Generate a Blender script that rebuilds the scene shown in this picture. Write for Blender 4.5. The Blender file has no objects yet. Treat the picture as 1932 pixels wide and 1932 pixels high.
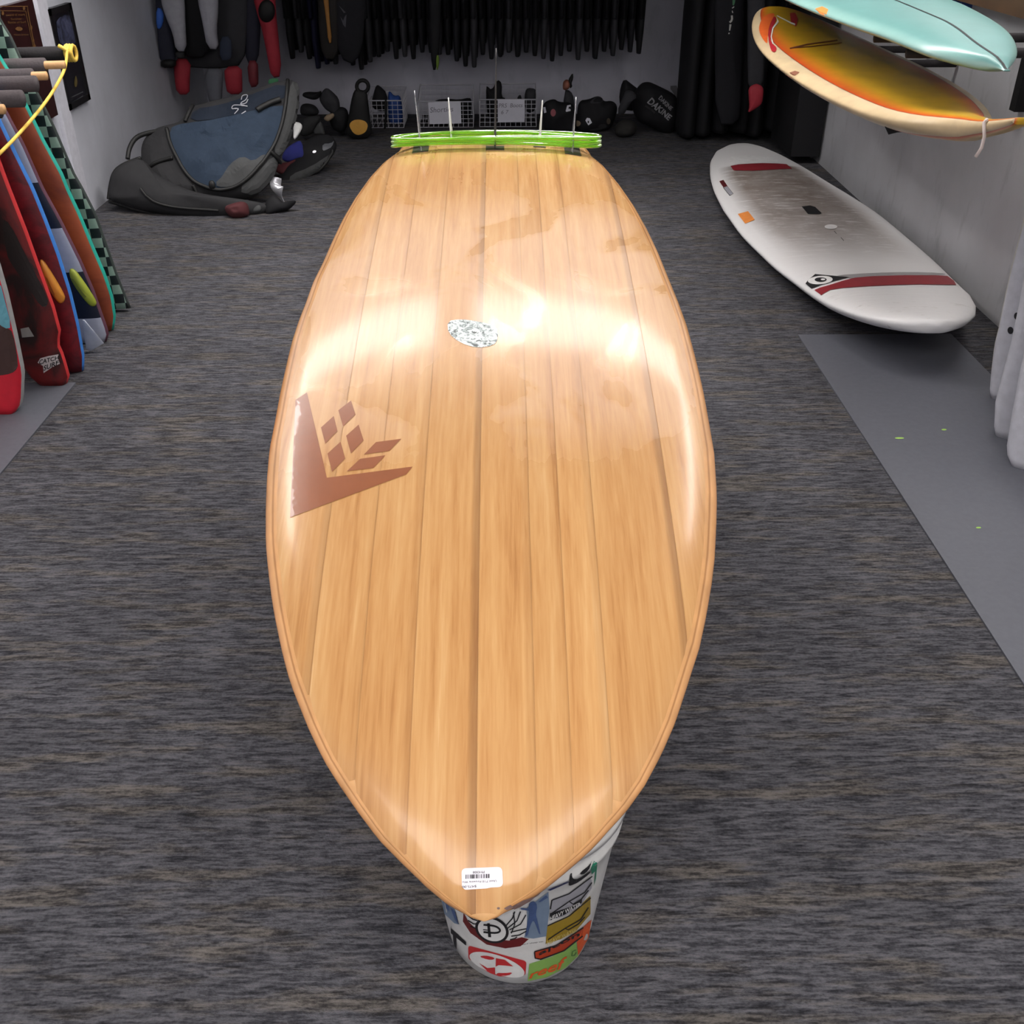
import bpy, bmesh, math, random
from mathutils import Vector, Matrix, noise
from mathutils.bvhtree import BVHTree
random.seed(7)
S = bpy.context.scene
COL = S.collection
# ------------------------------------------------------------------ camera
F, CX = 1932.0, 966.0
CAM = Vector((0, 0, 1.6)); PITCH = math.radians(32.0); YAW = math.radians(-0.62)
cd = bpy.data.cameras.new('camera'); cam = bpy.data.objects.new('camera', cd); COL.objects.link(cam)
cam.location = CAM; cam.rotation_euler = (math.radians(90) - PITCH, 0, YAW)
cd.sensor_fit = 'HORIZONTAL'; cd.sensor_width = 36; cd.lens = 36.0; cd.clip_start = 0.02
S.camera = cam
# ------------------------------------------------------------------ world, exposure
W = bpy.data.worlds.new('world'); S.world = W; W.use_nodes = True
W.node_tree.nodes['Background'].inputs[0].default_value = (0.75, 0.8, 0.9, 1)
W.node_tree.nodes['Background'].inputs[1].default_value = 0.02
S.view_settings.view_transform = 'Standard'; S.view_settings.look = 'None'
S.view_settings.exposure = 0.0; S.view_settings.gamma = 1.0; S.view_settings.use_curve_mapping = False
LIGHT_NEAR, LIGHT_MID, LIGHT_SIDE = 6.3, 24.0, 22.0      # emission of the ceiling fixtures (near row, row reflected in the board)

# ------------------------------------------------------------------ helpers: geometry of the view
R3 = cam.rotation_euler.to_matrix()
def ray(px, py):
    return (R3 @ Vector(((px - CX) / F, (CX - py) / F, -1.0))).normalized()
def at_z(px, py, z=0.0):
    d = ray(px, py); return CAM + d * ((z - CAM.z) / d.z)
def at_y(px, py, y):
    d = ray(px, py); return CAM + d * ((y - CAM.y) / d.y)
def at_x(px, py, x):
    d = ray(px, py); return CAM + d * ((x - CAM.x) / d.x)
def plane_hit(p, n):
    p = Vector(p); n = Vector(n).normalized()
    def h(px, py):
        d = ray(px, py); t = (p - CAM).dot(n) / d.dot(n)
        return CAM + d * t, (n if n.dot(d) < 0 else -n)
    return h
def vplane(y): return plane_hit((0, y, 0), (0, -1, 0))
def bvh_hit(bvh):
    last = [None]
    def h(px, py):
        d = ray(px, py); r = bvh.ray_cast(CAM, d)
        if r[0] is not None:
            n = r[1] if r[1].dot(d) < 0 else -r[1]
            last[0] = (r[3]); return r[0], n
        q = CAM + d * (last[0] or 2.0)
        l, n, i, ds = bvh.find_nearest(q)
        return l, (n if n.dot(d) < 0 else -n)
    return h
def interp(t, pts):
    if t <= pts[0][0]: return pts[0][1]
    for a, b in zip(pts, pts[1:]):
        if t <= b[0]: return a[1] + (b[1] - a[1]) * (t - a[0]) / (b[0] - a[0])
    return pts[-1][1]
def chaikin(p, n=2, closed=True):
    for _ in range(n):
        q = []
        m = len(p)
        for i in range(m if closed else m - 1):
            a, b = p[i], p[(i + 1) % m]
            q.append(tuple(a[k] * .75 + b[k] * .25 for k in range(len(a))))
            q.append(tuple(a[k] * .25 + b[k] * .75 for k in range(len(a))))
        if not closed: q = [p[0]] + q + [p[-1]]
        p = q
    return p
def ell(cx, cy, rx, ry, n=24, rot=0):
    c, s = math.cos(math.radians(rot)), math.sin(math.radians(rot))
    return [(cx + rx * math.cos(a) * c - ry * math.sin(a) * s, cy + rx * math.cos(a) * s + ry * math.sin(a) * c)
            for a in [2 * math.pi * i / n for i in range(n)]]
def Z(off, sc, pts): return [(off[0] + x / sc, off[1] + y / sc) for x, y in pts]   # zoomed crop -> picture pixels

# ------------------------------------------------------------------ helpers: objects
def props(o, label=None, cat=None, group=None, kind=None):
    for k, v in (('label', label), ('category', cat), ('group', group), ('kind', kind)):
        if v: o[k] = v
    return o
def parent_to(o, p):
    o.parent = p; o.matrix_parent_inverse = Matrix.Translation(-WL(p))
def WL(p):
    v = Vector(p.location)
    return v
def mk(name, V, Fc, mats, parent=None, label=None, cat=None, group=None, kind=None, midx=None, attrs=None, smooth=True):
    V = [Vector(v) for v in V]
    org = Vector((0, 0, 0))
    if parent is None:
        lo = [min(v[k] for v in V) for k in range(3)]; hi = [max(v[k] for v in V) for k in range(3)]
        org = Vector(((lo[0] + hi[0]) / 2, (lo[1] + hi[1]) / 2, lo[2]))
    me = bpy.data.meshes.new(name)
    me.from_pydata([v - org for v in V], [], Fc)
    if not isinstance(mats, (list, tuple)): mats = [mats]
    for m in mats: me.materials.append(m)
    if midx: me.polygons.foreach_set('material_index', midx)
    if smooth: me.polygons.foreach_set('use_smooth', [True] * len(me.polygons))
    for k, vals in (attrs or {}).items():
        a = me.attributes.new(k, 'FLOAT', 'POINT'); a.data.foreach_set('value', vals)
    me.update()
    o = bpy.data.objects.new(name, me); COL.objects.link(o); o.location = org
    if parent is not None: parent_to_chain(o, parent)
    return props(o, label, cat, group, kind)
def parent_to_chain(o, p):
    w = Vector((0, 0, 0)); q = p
    while q is not None: w += q.location; q = q.parent if False else None
    # parts keep world coordinates: their parent's world offset is undone here
    o.parent = p; o.matrix_parent_inverse = Matrix.Translation(-world_off(p))
def world_off(p):
    if p.parent is None: return Vector(p.location)
    return Vector((0, 0, 0)) + Vector(p.location)
def thing(name, loc, label, cat, group=None):
    o = bpy.data.objects.new(name, None); COL.objects.link(o); o.location = loc; o.empty_display_size = .05
    return props(o, label, cat, group)
def copy_tree(src, off):
    o = src.copy(); COL.objects.link(o); o.location = Vector(src.location) + Vector(off)
    for ch in list(src.children):
        c = ch.copy(); COL.objects.link(c); c.parent = o
        for g in ch.children:
            d = g.copy(); COL.objects.link(d); d.parent = c
    return o
def join(parts):
    V, Fc = [], []
    for v, f in parts:
        n = len(V); V += list(v); Fc += [tuple(i + n for i in q) for q in f]
    return V, Fc
def box(c, s, rz=0):
    c = Vector(c); M = Matrix.Rotation(rz, 3, 'Z')
    V = [c + M @ Vector((x * s[0] / 2, y * s[1] / 2, z * s[2] / 2)) for x in (-1, 1) for y in (-1, 1) for z in (-1, 1)]
    return V, [(0, 1, 3, 2), (4, 6, 7, 5), (0, 4, 5, 1), (2, 3, 7, 6), (0, 2, 6, 4), (1, 5, 7, 3)]
def bbox(lo, hi): return box([(a + b) / 2 for a, b in zip(lo, hi)], [abs(b - a) for a, b in zip(lo, hi)])
def tube(pts, r, n=8, closed=False, caps=True):
    pts = [Vector(p) for p in pts]; m = len(pts)
    rs = r if isinstance(r, (list, tuple)) else [r] * m
    V, Fc = [], []; up = None
    for i, p in enumerate(pts):
        if closed: t = pts[(i + 1) % m] - pts[i - 1]
        else: t = pts[min(i + 1, m - 1)] - pts[max(i - 1, 0)]
        t = t.normalized() if t.length > 1e-9 else Vector((0, 0, 1))
        if up is None: up = Vector((0, 0, 1)) if abs(t.z) < .9 else Vector((1, 0, 0))
        a = t.cross(up); a = a.normalized() if a.length > 1e-6 else t.orthogonal().normalized()
        b = a.cross(t).normalized(); up = b
        V += [p + (a * math.cos(2 * math.pi * k / n) + b * math.sin(2 * math.pi * k / n)) * rs[i] for k in range(n)]
    for i in range(m if closed else m - 1):
        j = (i + 1) % m
        Fc += [(i * n + k, i * n + (k + 1) % n, j * n + (k + 1) % n, j * n + k) for k in range(n)]
    if caps and not closed: Fc += [tuple(range(n - 1, -1, -1)), tuple((m - 1) * n + k for k in range(n))]
    return V, Fc
def puff_geo(P, nrm, front, back, wrinkle=.12, seed=0):
    """soft pillow over a (roughly star-shaped) outline of 3-D points"""
    P = [Vector(p) for p in P]; n = len(P); nrm = Vector(nrm).normalized()
    A = 0; c = Vector((0, 0, 0))
    c0 = sum(P, Vector()) / n
    for i in range(n):
        a = (P[i] - c0).cross(P[(i + 1) % n] - c0).dot(nrm) / 2; A += a; c += (P[i] + P[(i + 1) % n] + c0) / 3 * a
    c = c / A if abs(A) > 1e-9 else c0
    rings = [1, .975, .92, .82, .66, .45, .22]
    V, Fc = [], []
    def side(sg, th):
        base = len(V)
        for k, s in enumerate(rings):
            if sg < 0 and k == 0: continue
            for p in P:
                q = c + (p - c) * s
                h = th * math.sqrt(max(0, 1 - s ** 2.6))
                h *= 1 + wrinkle * noise.noise(q * 9 + Vector((seed, seed * 2, 0)))
                V.append(q + nrm * sg * h)
        V.append(c + nrm * sg * th)
        return base
    side(1, front)
    R = len(rings)
    for k in range(R - 1):
        for i in range(n):
            j = (i + 1) % n; Fc.append((k * n + i, k * n + j, (k + 1) * n + j, (k + 1) * n + i))
    for i in range(n): Fc.append(((R - 1) * n + i, (R - 1) * n + (i + 1) % n, R * n))
    b = side(-1, back)
    def bi(k, i): return i if k == 0 else b + (k - 1) * n + i
    for k in range(R - 1):
        for i in range(n):
            j = (i + 1) % n; Fc.append((bi(k, j), bi(k, i), bi(k + 1, i), bi(k + 1, j)))
    ap = b + (R - 1) * n
    for i in range(n): Fc.append((bi(R - 1, (i + 1) % n), bi(R - 1, i), ap))
    if A < 0: Fc = [tuple(reversed(f)) for f in Fc]
    return V, Fc
def puff(name, poly, hit, front, mat, parent=None, back=None, smooth_it=2, wrinkle=.12, seed=0, **kw):
    poly = chaikin(poly, smooth_it) if smooth_it else poly
    hs = [hit(*p) for p in poly]
    V, Fc = puff_geo([h[0] for h in hs], hs[0][1], front, front if back is None else back, wrinkle, seed)
    return mk(name, V, Fc, mat, parent, **kw)
def piping(name, poly, hit, r, mat, parent, closed=False, off=0.0, sm=2):
    poly = chaikin(poly, sm, closed)
    P = []
    for p in poly:
        q, n = hit(*p); P.append(q + n * off)
    V, Fc = tube(P, r, 6, closed); return mk(name, V, Fc, mat, parent)
def flat(poly, hit, off, cell):
    """outline in picture pixels laid on a surface as a thin print"""
    bm = bmesh.new(); vs = [bm.verts.new((x, y, 0)) for x, y in poly]
    bm.faces.new(vs); bm.normal_update(); bmesh.ops.triangulate(bm, faces=bm.faces[:])
    for _ in range(6):
        e = [e for e in bm.edges if e.calc_length() > cell]
        if not e or len(bm.verts) > 3000: break
        bmesh.ops.subdivide_edges(bm, edges=e, cuts=1, use_grid_fill=False)
        bmesh.ops.triangulate(bm, faces=bm.faces[:])
    bm.verts.index_update(); V = []
    for v in bm.verts:
        q, n = hit(v.co.x, v.co.y); V.append(q + n * off)
    Fc = [tuple(v.index for v in f.verts) for f in bm.faces]
    bm.free(); return V, Fc
def decal(name, polys, hit, mat, parent, off=.0015, cell=14, label=None):
    if not isinstance(polys[0][0], (tuple, list)): polys = [polys]
    V, Fc = join([flat(p, hit, off, cell) for p in polys])
    return mk(name, V, Fc, mat, parent, label=label, smooth=False)
def stroke(pts, w):
    """poly-line in pixels -> closed outline of width w"""
    L, Rr = [], []
    for i, p in enumerate(pts):
        a = pts[max(i - 1, 0)]; b = pts[min(i + 1, len(pts) - 1)]
        dx, dy = b[0] - a[0], b[1] - a[1]; l = math.hypot(dx, dy) or 1
        L.append((p[0] - dy / l * w / 2, p[1] + dx / l * w / 2)); Rr.append((p[0] + dy / l * w / 2, p[1] - dx / l * w / 2))
    return L + Rr[::-1]
def text2d(s, bold=0.0, shear=0.0):
    cu = bpy.data.curves.new('t', 'FONT'); cu.body = s; cu.resolution_u = 3; cu.offset = bold; cu.shear = shear
    o = bpy.data.objects.new('t', cu); COL.objects.link(o)
    me = o.to_mesh(); V = [(v.co.x, v.co.y) for v in me.vertices]; Fc = [tuple(p.vertices) for p in me.polygons]
    o.to_mesh_clear(); bpy.data.objects.remove(o); bpy.data.curves.remove(cu)
    return V, Fc
def lettering(name, s, quad, hit, mat, parent, off=.0025, bold=0.0, shear=0.0, label=None):
    """quad: picture pixels of the text's lower left, lower right, upper right, upper left"""
    V, Fc = text2d(s, bold, shear)
    x0, x1 = min(v[0] for v in V), max(v[0] for v in V); y0, y1 = min(v[1] for v in V), max(v[1] for v in V)
    P = []
    for x, y in V:
        u, w = (x - x0) / (x1 - x0), (y - y0) / (y1 - y0)
        px = [(quad[0][k] * (1 - u) + quad[1][k] * u) * (1 - w) + (quad[3][k] * (1 - u) + quad[2][k] * u) * w for k in (0, 1)]
        q, n = hit(*px); P.append(q + n * off)
    return mk(name, P, Fc, mat, parent, label=label, smooth=False)

# ------------------------------------------------------------------ helpers: materials
def lin(r, g, b):
    f = lambda c: (c / 255 / 12.92) if c / 255 <= .04045 else ((c / 255 + .055) / 1.055) ** 2.4
    return (f(r), f(g), f(b), 1)
class NT:
    def __init__(s, name):
        s.m = bpy.data.materials.new(name); s.m.use_nodes = True; s.t = s.m.node_tree; s.b = s.t.nodes['Principled BSDF']
    def n(s, typ, **kw):
        x = s.t.nodes.new(typ)
        for k, v in kw.items(): setattr(x, k, v)
        return x
    def l(s, a, b): s.t.links.new(a, b)
    def val(s, x, sock):
        if hasattr(x, 'node'): s.l(x, sock)
        else: sock.default_value = x
    def math(s, op, a, b=0.0, c=0.0, clamp=False):
        x = s.n('ShaderNodeMath', operation=op, use_clamp=clamp)
        for i, v in enumerate((a, b, c)): s.val(v, x.inputs[i])
        return x.outputs[0]
    def ramp(s, fac, stops, interp='LINEAR'):
        x = s.n('ShaderNodeValToRGB'); x.color_ramp.interpolation = interp
        e = x.color_ramp.elements
        while len(e) < len(stops): e.new(.5)
        for i, (p, c) in enumerate(stops):
            e[i].position = p; e[i].color = c if not isinstance(c, (int, float)) else (c, c, c, 1)
        s.l(fac, x.inputs[0]); return x.outputs[0]
    def mix(s, fac, a, b, blend='MIX'):
        x = s.n('ShaderNodeMix', data_type='RGBA', blend_type=blend)
        s.val(fac, x.inputs[0]); s.val(a, x.inputs[6]); s.val(b, x.inputs[7]); return x.outputs[2]
    def pos(s, scale=(1, 1, 1), loc=(0, 0, 0)):
        g = s.n('ShaderNodeNewGeometry'); mp = s.n('ShaderNodeMapping'); s.l(g.outputs['Position'], mp.inputs[0])
        mp.inputs['Scale'].default_value = scale; mp.inputs['Location'].default_value = loc; return mp.outputs[0]
    def noise(s, vec, scale, detail=3, rough=.55, dist=0):
        x = s.n('ShaderNodeTexNoise'); s.l(vec, x.inputs['Vector']); x.inputs['Scale'].default_value = scale
        x.inputs['Detail'].default_value = detail; x.inputs['Roughness'].default_value = rough; x.inputs['Distortion'].default_value = dist
        return x.outputs['Fac']
    def attr(s, name):
        x = s.n('ShaderNodeAttribute', attribute_name=name); return x.outputs['Fac']
    def bump(s, h, strength=.3, dist=.002):
        x = s.n('ShaderNodeBump'); s.val(h, x.inputs['Height']); x.inputs['Strength'].default_value = strength
        x.inputs['Distance'].default_value = dist; s.l(x.outputs[0], s.b.inputs['Normal'])
    def set(s, **kw):
        for k, v in kw.items(): s.val(v, s.b.inputs[k.replace('_', ' ')])
        return s.m
_mc = {}
def M(name, rgb, rough=.5, metal=0.0, vary=.08, scale=30, bump=0.0, spec=.5, **kw):
    """plain surface with fine procedural variation"""
    if name in _mc: return _mc[name]
    t = NT(name); c = lin(*rgb)
    nz = t.noise(t.pos(), scale, 4)
    d = tuple(x * (1 - vary) for x in c[:3]) + (1,); u = tuple(min(1, x * (1 + vary)) for x in c[:3]) + (1,)
    t.set(Base_Color=t.ramp(nz, [(.3, d), (.7, u)]), Roughness=rough, Metallic=metal, Specular_IOR_Level=spec)
    if bump: t.bump(nz, bump, .003)
    for k, v in kw.items(): t.val(v, t.b.inputs[k.replace('_', ' ')])
    _mc[name] = t.m; return t.m

def mat_carpet():
    t = NT('carpet_loops')
    p = t.pos((12, 84, 1)); a = t.noise(p, 1.0, 3, .6, .35)
    p2 = t.pos((34, 180, 1), (3, 7, 0)); b = t.noise(p2, 1.0, 2, .5, .3)
    loops = t.noise(t.pos((130, 190, 1)), 1.0, 2, .6)
    big = t.noise(t.pos((2.2, 5, 1)), 1.0, 3, .6)
    s = t.math('ADD', t.math('MULTIPLY', a, .62), t.math('MULTIPLY', b, .38))
    s = t.math('ADD', s, t.math('MULTIPLY', t.math('SUBTRACT', loops, .5), .26))
    c = t.ramp(s, [(.34, lin(38, 38, 42)), (.45, lin(62, 62, 67)), (.53, lin(81, 81, 86)), (.66, lin(98, 97, 102))])
    tan = t.ramp(t.noise(t.pos((3.2, 20, 1), (5, 2, 0)), 1.0, 3, .6), [(.5, 0.0), (.62, 1.0)])
    c = t.mix(t.math('MULTIPLY', tan, .55), c, t.ramp(s, [(.40, lin(54, 50, 46)), (.6, lin(112, 105, 95))]))
    c = t.mix(1.0, c, t.ramp(big, [(.3, .78), (.7, 1.1)]), 'MULTIPLY')
    h = t.math('ADD', t.math('MULTIPLY', loops, .5), t.math('MULTIPLY', s, .9))
    t.bump(h, .8, .007)
    return t.set(Base_Color=c, Roughness=.95, Specular_IOR_Level=.1)
def mat_wall(name, rgb, scuff=.25, z0=0.0):
    t = NT(name); c = lin(*rgb)
    n1 = t.noise(t.pos(), 3.0, 5, .6); n2 = t.noise(t.pos((1, 1, .35)), 9.0, 4, .7)
    col = t.mix(t.math('MULTIPLY', t.ramp(n2, [(.55, 0.0), (.75, 1.0)]), scuff), c, lin(*[x * .62 for x in rgb]))
    col = t.mix(1.0, col, t.ramp(n1, [(.3, .9), (.7, 1.05)]), 'MULTIPLY')
    t.bump(t.noise(t.pos(), 160, 3), .12, .002)
    return t.set(Base_Color=col, Roughness=.6)
def mat_wood():
    """resin over wood planks; attribute 'pk' = plank number, 'ed' = distance (m) to the plank's own edge, 'bu' = -1..1 across the board"""
    t = NT('honey_wood_under_resin')
    pk = t.attr('pk')
    comb = t.n('ShaderNodeCombineXYZ'); t.l(t.math('MULTIPLY', pk, 3.7), comb.inputs[1]); t.l(t.math('MULTIPLY', pk, 1.3), comb.inputs[2])
    add = t.n('ShaderNodeVectorMath', operation='ADD'); t.l(t.pos((34, 1.3, 0)), add.inputs[0]); t.l(comb.outputs[0], add.inputs[1])
    add2 = t.n('ShaderNodeVectorMath', operation='ADD'); t.l(t.pos((150, 9, 0)), add2.inputs[0]); t.l(comb.outputs[0], add2.inputs[1])
    g1 = t.noise(add.outputs[0], 1.0, 4, .6, .5); g2 = t.noise(add2.outputs[0], 1.0, 3, .6, .2)
    grain = t.math('ADD', t.math('MULTIPLY', g1, .65), t.math('MULTIPLY', g2, .35))
    c = t.ramp(grain, [(.28, lin(164, 113, 67)), (.44, lin(190, 141, 89)), (.56, lin(200, 154, 101)), (.72, lin(211, 170, 120))])
    tone = t.noise(comb.outputs[0], 2.3, 0)
    c = t.mix(1.0, c, t.ramp(tone, [(.3, (.92, .90, .87, 1)), (.7, (1.03, 1.02, 1.0, 1))]), 'MULTIPLY')
    ed = t.attr('ed')
    band = t.math('MULTIPLY', t.ramp(ed, [(.0, 1.0), (.011, .85), (.013, 0.0)]), t.attr('db'))
    c = t.mix(t.math('MULTIPLY', band, .5), c, lin(120, 84, 56))
    seam = t.ramp(ed, [(.0, 1.0), (.0016, .6), (.003, 0.0)])
    c = t.mix(t.math('MULTIPLY', seam, .24), c, lin(110, 68, 36))
    # old wax film: duller worn patches, with the pale haze of reflections painted in
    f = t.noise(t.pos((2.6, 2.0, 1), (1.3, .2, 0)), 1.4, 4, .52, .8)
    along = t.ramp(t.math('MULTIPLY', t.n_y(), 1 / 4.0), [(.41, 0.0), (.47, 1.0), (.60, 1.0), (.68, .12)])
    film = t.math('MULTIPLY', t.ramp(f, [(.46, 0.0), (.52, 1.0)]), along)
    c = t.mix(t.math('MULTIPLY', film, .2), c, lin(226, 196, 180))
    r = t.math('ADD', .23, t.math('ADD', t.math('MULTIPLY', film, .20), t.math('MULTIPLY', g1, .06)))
    t.bump(t.math('ADD', t.math('MULTIPLY', g1, .6), g2), .12, .0012)
    return t.set(Base_Color=c, Roughness=r, Specular_IOR_Level=.42, Coat_Weight=.26, Coat_Roughness=.12)
def _ny(s):
    g = s.n('ShaderNodeNewGeometry'); x = s.n('ShaderNodeSeparateXYZ'); s.l(g.outputs['Position'], x.inputs[0]); return x.outputs[1]
NT.n_y = _ny
def mat_ramp_u(name, stops, rough=.35, grime=.12, scale=14):
    t = NT(name); u = t.math('ABSOLUTE', t.attr('bu'))
    c = t.ramp(u, stops)
    n = t.noise(t.pos(), scale, 5, .65)
    c = t.mix(1.0, c, t.ramp(n, [(.3, 1 - grime), (.7, 1.0)]), 'MULTIPLY')
    return t.set(Base_Color=c, Roughness=rough)
def mat_sup():
    t = NT('white_board_deck')
    u = t.math('ABSOLUTE', t.attr('bu')); v = t.attr('bv')
    m = t.math('MULTIPLY', t.ramp(u, [(.58, 1.0), (.86, 0.0)]), t.ramp(v, [(.26, 0.0), (.42, .75), (.60, 1.0), (.79, 1.0), (.80, 0.0)]))
    n = t.noise(t.pos((7, 30, 10)), 1.0, 5, .7, .4); n2 = t.noise(t.pos(), 5, 4, .6)
    wear = t.ramp(n, [(.34, .35), (.44, .9), (.58, 1.0), (.66, .45)])
    m = t.math('MULTIPLY', t.math('MULTIPLY', m, wear), t.ramp(n2, [(.3, .75), (.65, 1.0)]), clamp=True)
    c = t.mix(m, lin(222, 221, 222), lin(122, 108, 98))
    dirt = t.math('MULTIPLY', t.ramp(t.noise(t.pos((9, 26, 9)), 1.0, 4, .7), [(.60, 0.0), (.68, .35)]), t.ramp(v, [(.05, 1.0), (.2, 0.0)]))
    c = t.mix(dirt, c, lin(120, 110, 98))
    t.bump(n, .35, .006)
    return t.set(Base_Color=c, Roughness=.42)
def mat_checker(name, c1, c2, size, rough=.5, tilt=0):
    t = NT(name); cb = t.n('ShaderNodeCombineXYZ'); t.l(t.attr('sx'), cb.inputs[0]); t.l(t.attr('sh'), cb.inputs[1]); cb.inputs[2].default_value = .5
    ck = t.n('ShaderNodeTexChecker'); t.l(cb.outputs[0], ck.inputs[0]); ck.inputs['Scale'].default_value = 1 / size
    n = t.noise(t.pos(), 40, 3)
    c = t.mix(ck.outputs[1], lin(*c1), lin(*c2)); c = t.mix(1.0, c, t.ramp(n, [(.3, .88), (.7, 1.0)]), 'MULTIPLY')
    return t.set(Base_Color=c, Roughness=rough)
def mat_bands(name, stops, scale=1.0, rough=.5):
    t = NT(name); h = t.math('MULTIPLY', t.attr('sh'), scale)
    c = t.ramp(h, stops, 'CONSTANT'); n = t.noise(t.pos(), 40, 3)
    return t.set(Base_Color=t.mix(1.0, c, t.ramp(n, [(.3, .9), (.7, 1.0)]), 'MULTIPLY'), Roughness=rough)
def mat_blotch(name, stops, scale=(8, 8, 3), dist=1.2, rough=.5):
    t = NT(name); n = t.noise(t.pos(scale), 1.0, 5, .65, dist)
    return t.set(Base_Color=t.ramp(n, stops), Roughness=rough)
def mat_emit(name, rgb, st):
    t = NT(name); c = lin(*rgb); t.set(Base_Color=c, Emission_Color=c, Emission_Strength=st); return t.m
def mat_clear(name, rgb, rough=.1, tr=1.0, ior=1.4, alpha=1.0):
    t = NT(name); n = t.noise(t.pos(), 30, 2)
    c = lin(*rgb); t.set(Base_Color=t.ramp(n, [(.3, tuple(x * .94 for x in c[:3]) + (1,)), (.7, c)]), Roughness=rough, Transmission_Weight=tr, IOR=ior, Alpha=alpha)
    return t.m

BLACK = M('black_neoprene', (25, 25, 28), .75, bump=.1, spec=.25)
CHAR = M('charcoal_neoprene', (50, 50, 54), .75, bump=.1, spec=.25)
DKGREY = M('dark_grey_cloth', (48, 48, 50), .8, bump=.2, spec=.2)
GREY = M('grey_cloth', (72, 73, 74), .8, bump=.2, spec=.2)
SLATE = M('slate_blue_cloth', (44, 56, 72), .8, bump=.2, spec=.2)
NAVY = M('navy_cloth', (30, 37, 49), .8, bump=.2, spec=.2)
INKBLUE = M('ink_blue_neoprene', (28, 28, 52), .75, bump=.1, spec=.25)
RED = M('red_neoprene', (150, 42, 54), .7, bump=.1, spec=.3)
LGREY = M('light_grey_neoprene', (150, 150, 158), .7, bump=.1, spec=.3)
WHITE = M('white_plastic', (226, 226, 226), .45)
PAPER = M('white_paper', (206, 206, 216), .8, vary=.03)
INK = M('black_ink', (22, 22, 26), .6)
PENCIL = M('grey_marker', (120, 120, 132), .7)
WIRE = M('white_coated_wire', (176, 176, 184), .4)
TAN = M('tan_rubber', (140, 122, 100), .7)
OCHRE = M('ochre_print', (196, 146, 62), .6)
BLUE = M('bright_blue_cloth', (46, 92, 178), .7)
RUBBER = M('black_rubber', (20, 20, 21), .6, spec=.3)
FOAM = M('grey_foam_sleeve', (84, 78, 80), .9, bump=.5, scale=120, spec=.15)
DARKFOAM = M('black_foam_sleeve', (48, 46, 48), .9, bump=.5, scale=120, spec=.15)
DOWEL = M('pine_dowel', (206, 160, 110), .55, scale=60)
STEEL = M('silver_tape', (205, 205, 212), .3, .6)

# ------------------------------------------------------------------ room
XL, XR, YB, YF, H = -2.26, 2.06, 8.42, -2.6, 3.2
def slab(name, lo, hi, mat): return mk(name, *bbox(lo, hi), mat, kind='structure', smooth=False)
slab('floor', (XL - .1, YF - .1, -.1), (XR + .1, YB + .1, 0), mat_carpet())
wl = mat_wall('left_wall_paint', (196, 198, 208), .1); wr = mat_wall('right_wall_paint', (186, 186, 190), .35); wb = mat_wall('back_wall_paint', (178, 178, 190), .25)
slab('wall_left', (XL - .1, YF, 0), (XL, YB, H), wl)
slab('wall_right', (XR, YF, 0), (XR + .1, YB, H), wr)
slab('wall_back', (XL - .1, YB, 0), (XR + .1, YB + .1, H), wb)
slab('wall_front', (XL - .1, YF - .1, 0), (XR + .1, YF, H), wl)
slab('ceiling', (XL - .1, YF - .1, H), (XR + .1, YB + .1, H + .1), M('ceiling_paint', (176, 176, 176), .8))
slab('ceiling_soffit', (XL, 5.0, 2.5), (XR, YB, H), M('dark_soffit_paint', (52, 52, 54), .9))
# grey rubber runners by both racks
MATM = M('grey_vinyl_mat', (88, 90, 98), .55, vary=.06, scale=60, bump=.1)
mk('floor_mat', *bbox((-2.2, .2, .0005), (-1.57, 3.47, .006)), MATM, label='grey vinyl floor mat under the coloured foam boards', cat='mat', smooth=False)
fm = mk('floor_mat', *bbox((1.205, .6, .0005), (1.83, 3.9, .006)), MATM, label='grey vinyl floor mat beside the upright white boards, marked with green chalk', cat='mat', smooth=False)
GCH = M('green_chalk', (150, 190, 90), .8)
mh = plane_hit((0, 0, .006), (0, 0, 1))
for px, py, w in ((1697, 827, 18), (1781, 811, 10), (1846, 996, 10)):
    decal('chalk_mark', ell(px, py, w / 2, 1.6, 10), mh, GCH, fm, off=.001)
# ceiling lights (two end to end ahead of the camera, mirrored in the board; a row nearer the viewer)
def light(x0, x1, y0, y1, strength, label):
    t = thing('ceiling_light', ((x0 + x1) / 2, (y0 + y1) / 2, H - .06), label, 'light', 'ceiling fluorescent fixtures')
    e = .03
    fr = [bbox((x0 - e, y0 - e, H - .055), (x1 + e, y0, H)), bbox((x0 - e, y1, H - .055), (x1 + e, y1 + e, H)),
          bbox((x0 - e, y0, H - .055), (x0, y1, H)), bbox((x1, y0, H - .055), (x1 + e, y1, H))]
    mk('fixture_frame', *join(fr), WHITE, t, smooth=False)
    mk('diffuser', *bbox((x0, y0, H - .05), (x1, y1, H - .035)), mat_emit('lit_diffuser', (255, 250, 245), strength), t, smooth=False)
light(-2.1, -.42, 4.24, 4.76, LIGHT_MID, 'lit ceiling fixture over the wooden board, left one of a pair')
light(-.16, 1.92, 4.24, 4.76, LIGHT_MID, 'lit ceiling fixture over the wooden board, right one of a pair')
light(-2.2, -1.96, 2.6, 4.2, LIGHT_SIDE, 'narrow lit ceiling fixture along the left wall')
light(1.8, 2.0, 2.6, 4.2, LIGHT_SIDE, 'narrow lit ceiling fixture along the right wall')
light(-2.0, 1.9, -1.9, .1, LIGHT_NEAR, 'broad lit ceiling fixture behind the viewer')

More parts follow.
